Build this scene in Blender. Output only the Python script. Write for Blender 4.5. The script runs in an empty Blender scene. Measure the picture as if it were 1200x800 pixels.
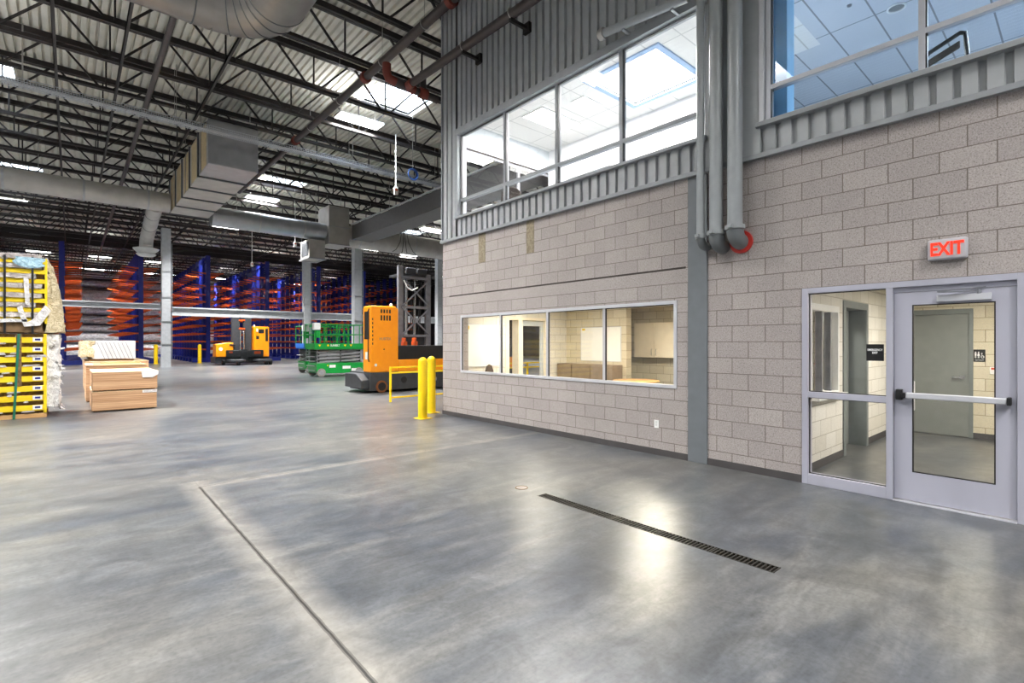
import bpy, bmesh, math, random
from mathutils import Vector, Matrix, noise
random.seed(7)
PI = math.pi
SC = bpy.context.scene
COL = SC.collection

# ------------------------------------------------------------------ helpers
def lin(c):
    c = c / 255.0
    return c / 12.92 if c <= 0.04045 else ((c + 0.055) / 1.055) ** 2.4
def rgb(r, g, b):
    return (lin(r), lin(g), lin(b), 1.0)

class MB:
    """collects shapes in world coordinates; build() links them as one mesh object"""
    def __init__(s):
        s.v = []; s.f = []
    def add(s, vs, fs):
        o = len(s.v)
        s.v += [tuple(v) for v in vs]
        s.f += [tuple(i + o for i in f) for f in fs]
        return s
    def box(s, x0, x1, y0, y1, z0, z1):
        vs = [(x0,y0,z0),(x1,y0,z0),(x1,y1,z0),(x0,y1,z0),(x0,y0,z1),(x1,y0,z1),(x1,y1,z1),(x0,y1,z1)]
        return s.add(vs, [(0,3,2,1),(4,5,6,7),(0,1,5,4),(1,2,6,5),(2,3,7,6),(3,0,4,7)])
    def hexa(s, bottom, top):
        """bottom, top: four corners each, counter-clockwise from above"""
        return s.add(list(bottom) + list(top), [(0,3,2,1),(4,5,6,7),(0,1,5,4),(1,2,6,5),(2,3,7,6),(3,0,4,7)])
    def bar(s, p0, p1, w, h=None, up=(0,0,1)):
        """rectangular bar between two points, w across, h along 'up'"""
        h = h or w
        p0 = Vector(p0); p1 = Vector(p1); d = (p1 - p0).normalized()
        u = Vector(up)
        if abs(d.dot(u)) > 0.98: u = Vector((0,1,0)) if abs(d.y) < .9 else Vector((1,0,0))
        a = d.cross(u).normalized(); b = a.cross(d).normalized()
        a = a * w / 2; b = b * h / 2
        vs = [p0-a-b, p0+a-b, p0+a+b, p0-a+b, p1-a-b, p1+a-b, p1+a+b, p1-a+b]
        return s.add(vs, [(3,2,1,0),(4,5,6,7),(0,1,5,4),(1,2,6,5),(2,3,7,6),(3,0,4,7)])
    def tube(s, pts, r, n=12, caps=True):
        """round tube through points; r is a number or one radius per point"""
        pts = [Vector(p) for p in pts]
        m = len(pts)
        rr = [r] * m if not hasattr(r, '__len__') else list(r)
        o = len(s.v)
        prev = None
        for i, p in enumerate(pts):
            if i == 0: d = pts[1] - p
            elif i == m - 1: d = p - pts[i-1]
            else: d = (pts[i+1] - p).normalized() + (p - pts[i-1]).normalized()
            if d.length < 1e-9: d = Vector((0,0,1))
            d.normalize()
            if prev is None:
                ref = Vector((0,0,1)) if abs(d.z) < .9 else Vector((1,0,0))
                a = d.cross(ref).normalized()
            else:
                a = (prev - d * prev.dot(d)).normalized()
            prev = a
            b = d.cross(a)
            for k in range(n):
                t = 2 * PI * k / n
                s.v.append(tuple(p + (a * math.cos(t) + b * math.sin(t)) * rr[i]))
        for i in range(m - 1):
            for k in range(n):
                k2 = (k + 1) % n
                s.f.append((o+i*n+k, o+i*n+k2, o+(i+1)*n+k2, o+(i+1)*n+k))
        if caps:
            s.f.append(tuple(o + k for k in reversed(range(n))))
            s.f.append(tuple(o + (m-1)*n + k for k in range(n)))
        return s
    def cyl(s, p0, p1, r, n=16, r1=None):
        return s.tube([p0, p1], [r, r if r1 is None else r1], n)
    def lathe(s, c, prof, n=20, axis='z'):
        """prof: list of (radius, height) turned about an axis through c"""
        c = Vector(c)
        ax = {'x': Vector((1,0,0)), 'y': Vector((0,1,0)), 'z': Vector((0,0,1))}[axis]
        return s.tube([c + ax * h + ax * 1e-6 * i for i, (r, h) in enumerate(prof)], [max(r, 1e-4) for r, h in prof], n) if False else s._lathe(c, ax, prof, n)
    def _lathe(s, c, ax, prof, n):
        a = Vector((1,0,0)) if abs(ax.x) < .5 else Vector((0,1,0))
        b = ax.cross(a)
        o = len(s.v); m = len(prof)
        for r, h in prof:
            for k in range(n):
                t = 2*PI*k/n
                s.v.append(tuple(c + ax*h + (a*math.cos(t) + b*math.sin(t))*max(r, 1e-4)))
        for i in range(m-1):
            for k in range(n):
                k2 = (k+1) % n
                s.f.append((o+i*n+k, o+i*n+k2, o+(i+1)*n+k2, o+(i+1)*n+k))
        s.f.append(tuple(o+k for k in reversed(range(n))))
        s.f.append(tuple(o+(m-1)*n+k for k in range(n)))
        return s
    def torus(s, c, R, r, axis='z', n=24, m=8, arc=1.0):
        c = Vector(c)
        ax = {'x': Vector((1,0,0)), 'y': Vector((0,1,0)), 'z': Vector((0,0,1))}[axis]
        a = Vector((1,0,0)) if axis != 'x' else Vector((0,1,0)); b = ax.cross(a)
        pts = [c + (a*math.cos(2*PI*arc*k/n) + b*math.sin(2*PI*arc*k/n))*R for k in range(n+1)]
        return s.tube(pts, r, m, caps=arc < 1)
    def prism(s, poly, axis, t0, t1):
        """polygon given in the two other axes (in x,y,z order), extruded along axis"""
        n = len(poly)
        def P(p, t):
            return {'x': (t, p[0], p[1]), 'y': (p[0], t, p[1]), 'z': (p[0], p[1], t)}[axis]
        vs = [P(p, t0) for p in poly] + [P(p, t1) for p in poly]
        fs = [tuple(range(n)), tuple(reversed(range(n, 2*n)))]
        fs += [(i, n+i, n+(i+1) % n, (i+1) % n) for i in range(n)]
        return s.add(vs, fs)
    def mesh(s, me, M):
        return s.add([M @ v.co for v in me.vertices], [tuple(p.vertices) for p in me.polygons])
    def build(s, name, mat, parent=None, bevel=0, smooth=True, angle=35, kind=None, label=None, cat=None, group=None, loc=None, seg=2):
        off = Vector((0,0,0)); q = parent
        while q is not None:
            off += q.location; q = q.parent
        own = Vector(loc) - off if loc is not None else Vector((0,0,0))
        base = off + own
        me = bpy.data.meshes.new(name)
        me.from_pydata([tuple(Vector(v) - base) for v in s.v], [], s.f)
        bm = bmesh.new(); bm.from_mesh(me)
        bmesh.ops.recalc_face_normals(bm, faces=bm.faces)
        bm.to_mesh(me); bm.free()
        if smooth:
            for p in me.polygons: p.use_smooth = True
            me.set_sharp_from_angle(angle=math.radians(angle))
        me.materials.append(mat)
        o = bpy.data.objects.new(name, me)
        COL.objects.link(o)
        o.location = own
        if parent: o.parent = parent
        if bevel:
            md = o.modifiers.new('b', 'BEVEL'); md.width = bevel; md.segments = seg; md.limit_method = 'ANGLE'; md.angle_limit = math.radians(40)
        tag(o, label, cat, group, kind)
        return o

def tag(o, label=None, cat=None, group=None, kind=None):
    if label: o['label'] = label
    if cat: o['category'] = cat
    if group: o['group'] = group
    if kind: o['kind'] = kind
    return o
def thing(name, label, cat, loc=(0,0,0), group=None, kind=None):
    o = bpy.data.objects.new(name, None); COL.objects.link(o)
    o.location = loc; o.empty_display_size = .2
    return tag(o, label, cat, group, kind)
def dup(o, parent=None):
    c = o.copy(); COL.objects.link(c)
    if parent: c.parent = parent
    for ch in list(o.children): dup(ch, c)
    return c
def clone(o, name, parent, loc):
    c = o.copy(); c.name = name; COL.objects.link(c); c.parent = parent; c.location = loc
    return c
ORD = 'first second third fourth fifth sixth seventh eighth ninth tenth eleventh twelfth thirteenth fourteenth fifteenth sixteenth seventeenth eighteenth nineteenth twentieth'.split()
def ordinal(i):
    if i < 20: return ORD[i]
    t, u = divmod(i + 1, 10)
    tens = {2: ('twentieth', 'twenty'), 3: ('thirtieth', 'thirty'), 4: ('fortieth', 'forty')}[t]
    return tens[0] if u == 0 else tens[1] + '-' + ORD[u-1]
def text_mesh(body, size, extrude=.002, align='CENTER', sx=1.0, bold=0.0):
    cu = bpy.data.curves.new('lettering', 'FONT')
    cu.body = body; cu.size = size; cu.extrude = extrude; cu.align_x = align; cu.align_y = 'CENTER'; cu.offset = bold
    o = bpy.data.objects.new('lettering', cu); COL.objects.link(o)
    dg = bpy.context.evaluated_depsgraph_get()
    me = bpy.data.meshes.new_from_object(o.evaluated_get(dg))
    bpy.data.objects.remove(o); bpy.data.curves.remove(cu)
    if sx != 1.0:
        for v in me.vertices: v.co.x *= sx
    return me
def face_mx(p, d):
    """matrix that stands flat lettering at p, facing -X ('x') or -Y ('y')"""
    if d == 'x': R = Matrix(((0,0,-1),(-1,0,0),(0,1,0)))
    else: R = Matrix(((1,0,0),(0,0,-1),(0,1,0)))
    return Matrix.Translation(Vector(p)) @ R.to_4x4()
def letters(name, body, p, d, size, mat, parent, sx=1.0, bold=0.0, extrude=.002):
    m = MB(); m.mesh(text_mesh(body, size, extrude, sx=sx, bold=bold), face_mx(p, d))
    return m.build(name, mat, parent, smooth=False)
def cells(m, axis, t0, t1, us, vs, holes):
    """a wall slab normal to axis between t0 and t1, over the (u, v) grid with rectangular holes; closed outer faces only"""
    us = sorted(set([us[0], us[1]] + [h[i] for h in holes for i in (0, 1)])); us = [u for u in us]
    vs = sorted(set([vs[0], vs[1]] + [h[i] for h in holes for i in (2, 3)]))
    nu, nv = len(us)-1, len(vs)-1
    def solid(i, j):
        if i < 0 or j < 0 or i >= nu or j >= nv: return False
        cu, cv = (us[i]+us[i+1])/2, (vs[j]+vs[j+1])/2
        return not any(h[0] < cu < h[1] and h[2] < cv < h[3] for h in holes)
    def P(t, u, v):
        return {'x': (t,u,v), 'y': (u,t,v), 'z': (u,v,t)}[axis]
    for i in range(nu):
        for j in range(nv):
            if not solid(i, j): continue
            a, b, c, d = us[i], us[i+1], vs[j], vs[j+1]
            for t in (t0, t1):
                m.add([P(t,a,c),P(t,b,c),P(t,b,d),P(t,a,d)], [(0,1,2,3)])
            for cond, e in ((solid(i-1,j), ((a,c),(a,d))), (solid(i+1,j), ((b,c),(b,d))), (solid(i,j-1), ((a,c),(b,c))), (solid(i,j+1), ((a,d),(b,d)))):
                if not cond:
                    m.add([P(t0,*e[0]),P(t1,*e[0]),P(t1,*e[1]),P(t0,*e[1])], [(0,1,2,3)])
    return m

# ------------------------------------------------------------------ materials
def newmat(name):
    m = bpy.data.materials.new(name); m.use_nodes = True
    nt = m.node_tree; nt.nodes.clear()
    out = nt.nodes.new('ShaderNodeOutputMaterial')
    b = nt.nodes.new('ShaderNodeBsdfPrincipled')
    nt.links.new(b.outputs[0], out.inputs[0])
    return m, nt, b, out
def N(nt, t, **kw):
    n = nt.nodes.new(t)
    for k, v in kw.items(): setattr(n, k, v)
    return n
def L(nt, a, b): nt.links.new(a, b)
def mth(nt, op, a, b=None, c=None, clamp=False):
    n = N(nt, 'ShaderNodeMath', operation=op); n.use_clamp = clamp
    for i, x in enumerate((a, b, c)):
        if x is None: continue
        if isinstance(x, (int, float)): n.inputs[i].default_value = x
        else: L(nt, x, n.inputs[i])
    return n.outputs[0]
def noise_n(nt, vec, scale, detail=3, rough=.5, dist=0):
    n = N(nt, 'ShaderNodeTexNoise')
    if vec is not None: L(nt, vec, n.inputs['Vector'])
    n.inputs['Scale'].default_value = scale; n.inputs['Detail'].default_value = detail
    n.inputs['Roughness'].default_value = rough; n.inputs['Distortion'].default_value = dist
    return n.outputs['Fac']
def mixc(nt, fac, a, b, blend='MIX'):
    n = N(nt, 'ShaderNodeMix', data_type='RGBA', blend_type=blend)
    for s, x in ((0, fac), (6, a), (7, b)):
        if isinstance(x, (int, float)): n.inputs[s].default_value = x
        elif isinstance(x, tuple): n.inputs[s].default_value = x
        else: L(nt, x, n.inputs[s])
    return n.outputs[2]
def ramp(nt, fac, stops):
    r = N(nt, 'ShaderNodeValToRGB'); e = r.color_ramp.elements
    while len(e) < len(stops): e.new(.5)
    for el, (p, c) in zip(e, stops):
        el.position = p; el.color = c if isinstance(c, tuple) else (c, c, c, 1)
    L(nt, fac, r.inputs[0]); return r.outputs[0]
def mapped(nt, sx=1, sy=1, sz=1, src='Object'):
    tc = N(nt, 'ShaderNodeTexCoord'); mp = N(nt, 'ShaderNodeMapping')
    mp.inputs['Scale'].default_value = (sx, sy, sz)
    L(nt, tc.outputs[src], mp.inputs[0]); return mp.outputs[0]
def bump(nt, b, h, strength=.3, dist=.01):
    n = N(nt, 'ShaderNodeBump'); n.inputs['Strength'].default_value = strength; n.inputs['Distance'].default_value = dist
    L(nt, h, n.inputs['Height']); L(nt, n.outputs[0], b.inputs['Normal'])
def plain(name, c, rough=.5, metal=0.0, var=.06, scale=6, spec=.5, bmp=0.0, coat=0.0, stretch=None):
    m, nt, b, o = newmat(name)
    v = mapped(nt, *(stretch or (1,1,1)))
    f = noise_n(nt, v, scale, 4)
    d = tuple(max(0, x*(1-var*2)) for x in c[:3]) + (1,)
    u = tuple(min(1, x*(1+var*2)) for x in c[:3]) + (1,)
    L(nt, ramp(nt, f, [(.3, d), (.7, u)]), b.inputs['Base Color'])
    b.inputs['Roughness'].default_value = rough; b.inputs['Metallic'].default_value = metal
    b.inputs['Specular IOR Level'].default_value = spec
    if coat: b.inputs['Coat Weight'].default_value = coat
    if bmp: bump(nt, b, f, bmp)
    return m
def emit(name, c, s):
    m, nt, b, o = newmat(name)
    b.inputs['Base Color'].default_value = (.8,.8,.8,1)
    b.inputs['Emission Color'].default_value = c; b.inputs['Emission Strength'].default_value = s
    return m
def glass(name, tint=(1,1,1,1), f0=.035, top=.45):
    """thin pane: lets light straight through, mirrors a little, more at a glancing angle (same from both sides)"""
    m = bpy.data.materials.new(name); m.use_nodes = True; nt = m.node_tree; nt.nodes.clear()
    out = N(nt, 'ShaderNodeOutputMaterial'); t = N(nt, 'ShaderNodeBsdfTransparent'); g = N(nt, 'ShaderNodeBsdfGlossy')
    t.inputs[0].default_value = tint; g.inputs['Roughness'].default_value = .01
    ge = N(nt, 'ShaderNodeNewGeometry'); vm = N(nt, 'ShaderNodeVectorMath', operation='DOT_PRODUCT')
    L(nt, ge.outputs['Normal'], vm.inputs[0]); L(nt, ge.outputs['Incoming'], vm.inputs[1])
    gr = mth(nt, 'SUBTRACT', 1.0, mth(nt, 'ABSOLUTE', vm.outputs['Value']), clamp=True)
    fac = mth(nt, 'ADD', mth(nt, 'MULTIPLY', mth(nt, 'POWER', gr, 5.0), top), f0)
    mx = N(nt, 'ShaderNodeMixShader')
    L(nt, fac, mx.inputs[0]); L(nt, t.outputs[0], mx.inputs[1]); L(nt, g.outputs[0], mx.inputs[2])
    L(nt, mx.outputs[0], out.inputs[0]); return m

def floor_mat():
    m, nt, b, o = newmat('polished_concrete')
    tc = N(nt, 'ShaderNodeTexCoord'); v = tc.outputs['Object']
    mp = N(nt, 'ShaderNodeMapping'); mp.inputs['Scale'].default_value = (.45, 1.5, 1); mp.inputs['Rotation'].default_value = (0,0,.35); L(nt, v, mp.inputs[0])
    mp2 = N(nt, 'ShaderNodeMapping'); mp2.inputs['Scale'].default_value = (1.0, 5, 1); mp2.inputs['Rotation'].default_value = (0,0,.3); L(nt, v, mp2.inputs[0])
    streak = noise_n(nt, mp.outputs[0], 1.5, 5, .55, 1.0)
    big = noise_n(nt, v, .4, 4, .5, .6)
    med = noise_n(nt, v, 2.6, 6, .62, 1.4)
    scr = noise_n(nt, mp2.outputs[0], 2.6, 6, .65, .8)
    fine = noise_n(nt, v, 34, 3, .6)
    c1 = ramp(nt, streak, [(.36, rgb(64,68,74)), (.5, rgb(89,91,93)), (.64, rgb(113,112,109))])
    c2 = ramp(nt, big, [(.38, rgb(64,70,80)), (.5, rgb(88,90,92)), (.62, rgb(111,108,102))])
    c = mixc(nt, .5, c1, c2)
    c = mixc(nt, .8, c, ramp(nt, med, [(.36, .74), (.5, 1.0), (.64, 1.26)]), 'MULTIPLY')
    c = mixc(nt, .8, c, ramp(nt, scr, [(.36, .80), (.5, 1.0), (.64, 1.22)]), 'MULTIPLY')
    c = mixc(nt, .5, c, ramp(nt, fine, [(.36, .7), (.5, 1.0), (.66, 1.18)]), 'MULTIPLY')
    # saw-cut joints: dark filler line with a pale worn shoulder
    sx = N(nt, 'ShaderNodeSeparateXYZ'); L(nt, v, sx.inputs[0])
    X, Y = sx.outputs[0], sx.outputs[1]
    def line(c0, p, w): return mth(nt, 'LESS_THAN', mth(nt, 'ABSOLUTE', mth(nt, 'SUBTRACT', c0, p)), w)
    wob = mth(nt, 'MULTIPLY', mth(nt, 'SUBTRACT', noise_n(nt, v, 9, 3), .5), .012)
    Xw = mth(nt, 'ADD', X, wob)
    j1 = mth(nt, 'MULTIPLY', line(Xw, 1.075, .016), mth(nt, 'LESS_THAN', Y, 6.52))
    inner = mth(nt, 'MULTIPLY', line(Xw, 1.075, .006), mth(nt, 'LESS_THAN', Y, 6.52))
    j1b = mth(nt, 'MULTIPLY', line(X, 1.075, .004), mth(nt, 'LESS_THAN', Y, 14.0))
    j2 = mth(nt, 'MULTIPLY', line(mth(nt, 'ADD', Y, wob), 6.515, .007), mth(nt, 'MULTIPLY', mth(nt, 'GREATER_THAN', X, 1.07), mth(nt, 'LESS_THAN', X, 6.33)))
    j3 = line(Y, 15.6, .006); j4 = line(X, 5.65, .004)
    j5 = mth(nt, 'MULTIPLY', line(X, 3.75, .003), mth(nt, 'LESS_THAN', Y, 1.44))
    j6 = mth(nt, 'MULTIPLY', line(mth(nt, 'ADD', Y, mth(nt, 'MULTIPLY', X, .62)), 8.75, .006), mth(nt, 'GREATER_THAN', X, 6.6))
    pale = mth(nt, 'MULTIPLY', mth(nt, 'SUBTRACT', 1.0, mth(nt, 'DIVIDE', mth(nt, 'ABSOLUTE', mth(nt, 'SUBTRACT', X, 1.075)), .22), clamp=True), mth(nt, 'LESS_THAN', Y, 6.8))
    pale2 = mth(nt, 'MULTIPLY', mth(nt, 'GREATER_THAN', X, 1.0), 1.0); pale2 = mth(nt, 'MULTIPLY', pale2, mth(nt, 'SUBTRACT', 1.0, mth(nt, 'DIVIDE', mth(nt, 'ABSOLUTE', mth(nt, 'SUBTRACT', Y, 6.5)), .12), clamp=True))
    pale = mth(nt, 'MULTIPLY', mth(nt, 'MAXIMUM', pale, pale2), mth(nt, 'MULTIPLY', med, .55))
    c = mixc(nt, pale, c, rgb(196,188,174))
    c = mixc(nt, mth(nt, 'MULTIPLY', mth(nt, 'MAXIMUM', j1, mth(nt, 'MULTIPLY', j2, 1.25)), .75), c, rgb(74,70,66))
    c = mixc(nt, mth(nt, 'MULTIPLY', mth(nt, 'MAXIMUM', mth(nt, 'MAXIMUM', j1b, j3), mth(nt, 'MAXIMUM', j4, j5)), .3), c, rgb(80,77,74))
    c = mixc(nt, mth(nt, 'MULTIPLY', j6, .6), c, rgb(200,194,178))
    c = mixc(nt, mth(nt, 'MULTIPLY', inner, .9), c, rgb(40,38,36))
    # a rusty pinkish stain beyond the cross joint
    L(nt, c, b.inputs['Base Color'])
    L(nt, mth(nt, 'ADD', mth(nt, 'MULTIPLY', scr, .14), .25), b.inputs['Roughness'])
    b.inputs['Specular IOR Level'].default_value = .5
    b.inputs['Coat Weight'].default_value = .06; b.inputs['Coat Roughness'].default_value = .22
    h = mth(nt, 'SUBTRACT', mth(nt, 'MULTIPLY', med, .25), mth(nt, 'MULTIPLY', mth(nt, 'MAXIMUM', j1, j2), 1.0))
    bump(nt, b, h, .10, .012)
    return m

def cmu(name, along, c_lo, c_hi, mortar, phase=.337, zoff=-.008, bond=None, speck=.55, tint=None):
    m, nt, b, o = newmat(name)
    tc = N(nt, 'ShaderNodeTexCoord'); v = tc.outputs['Object']
    sx = N(nt, 'ShaderNodeSeparateXYZ'); L(nt, v, sx.inputs[0])
    u = sx.outputs[0 if along == 'x' else 1]
    cb = N(nt, 'ShaderNodeCombineXYZ')
    L(nt, mth(nt, 'ADD', u, 40.64 - phase), cb.inputs[0]); L(nt, mth(nt, 'SUBTRACT', sx.outputs[2], zoff), cb.inputs[1])
    br = N(nt, 'ShaderNodeTexBrick'); L(nt, cb.outputs[0], br.inputs['Vector'])
    br.offset = .5; br.offset_frequency = 2
    br.inputs['Scale'].default_value = 1; br.inputs['Brick Width'].default_value = .4064; br.inputs['Row Height'].default_value = .2032
    br.inputs['Mortar Size'].default_value = .0055; br.inputs['Mortar Smooth'].default_value = .3; br.inputs['Bias'].default_value = 0
    br.inputs['Color1'].default_value = c_lo; br.inputs['Color2'].default_value = c_hi; br.inputs['Mortar'].default_value = mortar
    fac = br.outputs['Fac']; col = br.outputs['Color']
    if bond:   # one smooth bond-beam course without upright joints, with a wide dark joint on top
        y0, y1, z0, z1 = bond
        inb = mth(nt, 'MULTIPLY', mth(nt, 'MULTIPLY', mth(nt, 'GREATER_THAN', u, y0), mth(nt, 'LESS_THAN', u, y1)), mth(nt, 'MULTIPLY', mth(nt, 'GREATER_THAN', sx.outputs[2], z0 + .006), mth(nt, 'LESS_THAN', sx.outputs[2], z1 - .006)))
        mid = mixc(nt, .5, c_lo, c_hi)
        col = mixc(nt, inb, col, mid)
        fac = mth(nt, 'MULTIPLY', fac, mth(nt, 'SUBTRACT', 1.0, inb))
        wide = mth(nt, 'MULTIPLY', mth(nt, 'LESS_THAN', mth(nt, 'ABSOLUTE', mth(nt, 'SUBTRACT', sx.outputs[2], z1)), .014), mth(nt, 'MULTIPLY', mth(nt, 'GREATER_THAN', u, y0), mth(nt, 'LESS_THAN', u, y1)))
        col = mixc(nt, wide, col, rgb(72,66,62))
    s1 = noise_n(nt, v, 70, 3, .75); s2 = noise_n(nt, v, 160, 2, .6); s3 = noise_n(nt, v, 1.1, 4, .6)
    g = ramp(nt, s1, [(.33, .45), (.45, .92), (.6, 1.05), (.74, 1.4)])
    g2 = ramp(nt, s2, [(.35, .7), (.5, 1.0), (.68, 1.16)])
    notm = mth(nt, 'SUBTRACT', 1.0, fac)
    col = mixc(nt, mth(nt, 'MULTIPLY', notm, speck), col, g, 'MULTIPLY')
    col = mixc(nt, mth(nt, 'MULTIPLY', notm, speck*.7), col, g2, 'MULTIPLY')
    col = mixc(nt, .5, col, ramp(nt, s3, [(.3, .88), (.7, 1.08)]), 'MULTIPLY')
    L(nt, col, b.inputs['Base Color'])
    b.inputs['Roughness'].default_value = .88; b.inputs['Specular IOR Level'].default_value = .25
    h = mth(nt, 'ADD', mth(nt, 'MULTIPLY', notm, 1.0), mth(nt, 'MULTIPLY', s1, .45))
    bump(nt, b, h, .55, .006)
    return m

def streaky(name, c0, c1, sx, sy, sz, rough=.6, bmp=.15, metal=0, scale=1):
    m, nt, b, o = newmat(name)
    v = mapped(nt, sx, sy, sz)
    f = noise_n(nt, v, scale, 5, .6, .2)
    L(nt, ramp(nt, f, [(.3, c0), (.7, c1)]), b.inputs['Base Color'])
    b.inputs['Roughness'].default_value = rough; b.inputs['Metallic'].default_value = metal
    if bmp: bump(nt, b, f, bmp, .01)
    return m
def wrinkled(name, c0, c1, rough=.35, metal=0.0, scale=7, strength=.8, stretch=(1,1,1), dist=.05):
    m, nt, b, o = newmat(name)
    v = mapped(nt, *stretch)
    f = noise_n(nt, v, scale, 5, .6, 1.2)
    L(nt, ramp(nt, f, [(.32, c0), (.66, c1)]), b.inputs['Base Color'])
    b.inputs['Roughness'].default_value = rough; b.inputs['Metallic'].default_value = metal
    bump(nt, b, f, strength, dist)
    return m
def tile_mat(name, c, line, phase=(0,0), size=.61, sx=.61):
    m, nt, b, o = newmat(name)
    tc = N(nt, 'ShaderNodeTexCoord'); mp = N(nt, 'ShaderNodeMapping'); mp.inputs['Location'].default_value = (40*sx-phase[0], 40*size-phase[1], 0); L(nt, tc.outputs['Object'], mp.inputs[0])
    br = N(nt, 'ShaderNodeTexBrick'); L(nt, mp.outputs[0], br.inputs['Vector']); br.offset = 0
    br.inputs['Scale'].default_value = 1; br.inputs['Brick Width'].default_value = sx; br.inputs['Row Height'].default_value = size
    br.inputs['Mortar Size'].default_value = .012; br.inputs['Mortar Smooth'].default_value = 0
    br.inputs['Color1'].default_value = c; br.inputs['Color2'].default_value = c; br.inputs['Mortar'].default_value = line
    L(nt, br.outputs['Color'], b.inputs['Base Color']); b.inputs['Roughness'].default_value = .85
    return m

M = {}
M['floor'] = floor_mat()
CLO, CHI, CMO = rgb(167,159,157), rgb(176,168,165), rgb(118,109,103)
M['cmu'] = cmu('ground_face_block', 'y', CLO, CHI, CMO, bond=(3.62, 9.35, 2.439, 2.636), speck=.85)
M['cmu_x'] = cmu('ground_face_block_return', 'x', CLO, CHI, CMO)
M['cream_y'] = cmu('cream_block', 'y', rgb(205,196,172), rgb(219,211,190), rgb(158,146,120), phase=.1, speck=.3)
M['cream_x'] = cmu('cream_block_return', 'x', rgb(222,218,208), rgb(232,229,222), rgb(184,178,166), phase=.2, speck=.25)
M['grey_block'] = cmu('grey_room_block', 'y', rgb(150,143,130), rgb(170,163,148), rgb(112,104,92), phase=.25, speck=.5)
M['stain'] = plain('raw_mortar_patch', rgb(138,128,108), .9, var=.15, scale=30)
M['siding'] = plain('grey_metal_siding', rgb(166,169,172), .38, .05, var=.03)
M['siding_trim'] = plain('grey_metal_trim', rgb(150,153,157), .4, .05, var=.03)
M['alu'] = plain('window_aluminium', rgb(198,199,206), .36, .15, var=.02)
M['alu_door'] = plain('clear_anodised_door', rgb(180,180,194), .36, .15, var=.03, scale=3, stretch=(1,1,.2))
M['column'] = plain('grey_painted_steel', rgb(112,117,122), .45, .05, var=.03)
M['column_light'] = plain('pale_grey_painted_steel', rgb(176,179,183), .5, 0, var=.04)
M['pipe'] = plain('grey_painted_pipe', rgb(156,160,163), .33, .05, var=.03)
M['pipe_fit'] = plain('grey_pipe_fitting', rgb(118,122,125), .4, .1, var=.04)
M['joist'] = plain('dark_primed_steel', rgb(34,29,29), .5, .1, var=.1)
M['pipe_dark'] = plain('black_sprinkler_pipe', rgb(58,50,50), .45, .1, var=.08)
M['coupling'] = plain('orange_red_coupling', rgb(112,44,32), .55, 0, var=.08)
M['deck'] = plain('white_roof_deck', rgb(222,220,210), .6, 0, var=.05, scale=2)
M['galv'] = plain('galvanised_duct', rgb(172,174,178), .34, .7, var=.05, scale=3)
M['galv_dull'] = plain('dull_galvanised_duct', rgb(184,181,176), .45, .3, var=.06, scale=2)
M['duct_side'] = plain('buff_duct_liner', rgb(196,176,136), .6, .1, var=.06)
M['duct_flange'] = plain('dark_duct_flange', rgb(92,95,99), .5, .4, var=.06)
M['navy'] = plain('navy_rack_paint', rgb(24,36,124), .32, 0, var=.08, coat=.3)
M['orange_arm'] = plain('orange_rack_paint', rgb(196,80,26), .4, 0, var=.06)
M['orange'] = plain('orange_truck_paint', rgb(255,152,6), .35, 0, var=.03, coat=.3)
M['charcoal'] = plain('charcoal_truck_steel', rgb(58,60,64), .45, .1, var=.08)
M['mast'] = plain('mast_steel', rgb(128,130,137), .4, .2, var=.1)
M['black'] = plain('black_plastic', rgb(22,22,24), .45, 0, var=.1)
M['rubber'] = plain('black_rubber', rgb(34,33,33), .7, 0, var=.1)
M['tread'] = plain('brown_polyurethane_tyre', rgb(122,72,36), .6, 0, var=.1)
M['green'] = plain('green_lift_paint', rgb(10,148,58), .4, 0, var=.05, coat=.2)
M['blue'] = plain('blue_lift_paint', rgb(40,112,206), .4, 0, var=.05)
M['lift_grey'] = plain('grey_scissor_steel', rgb(150,152,154), .45, .2, var=.06)
M['grey_tyre'] = plain('grey_solid_tyre', rgb(142,138,132), .7, 0, var=.1)
M['yellow'] = plain('safety_yellow_paint', rgb(246,206,8), .42, 0, var=.03)
M['yellow_board'] = streaky('yellow_flange', rgb(232,196,10), rgb(252,224,40), .5, 3, 8, .5, .05)
M['osb'] = plain('brown_web_board', rgb(120,92,58), .8, 0, var=.2, scale=20)
M['ply'] = streaky('plywood_edges', rgb(160,112,74), rgb(226,186,146), .7, .7, 34, .7, .2)
M['ply_top'] = streaky('plywood_face', rgb(218,184,140), rgb(236,208,170), .6, 4, 4, .6, .05)
M['pine'] = streaky('pine_board', rgb(196,148,92), rgb(226,184,128), 1, 12, 12, .65, .05)
M['plastic'] = wrinkled('white_shrink_wrap', rgb(196,190,188), rgb(244,242,240), .3, 0, 9, .9)
M['plastic_dull'] = wrinkled('greyish_wrap', rgb(150,138,134), rgb(220,212,208), .35, 0, 6, .9, (1,1,2))
M['plastic_beige'] = wrinkled('beige_crumpled_wrap', rgb(176,154,112), rgb(232,218,186), .4, 0, 10, 1.0)
M['plastic_blue'] = wrinkled('pale_blue_film', rgb(136,176,198), rgb(190,220,232), .3, 0, 9, .8)
M['card'] = plain('brown_cardboard', rgb(122,96,68), .85, 0, var=.1)
M['green_strap'] = plain('green_strap', rgb(30,110,84), .5)
M['foil'] = wrinkled('foil_faced_insulation', rgb(176,172,176), rgb(240,238,240), .3, .25, 3.0, .9, (1,1,1.6), .12)
M['girt'] = plain('dark_wall_girt', rgb(64,62,64), .6, .1)
M['darkwall'] = streaky('dark_ribbed_wall', rgb(58,56,58), rgb(84,80,82), 3, 3, .1, .6, .2)
M['white'] = plain('white_plastic', rgb(236,236,234), .4, 0, var=.02)
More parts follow.
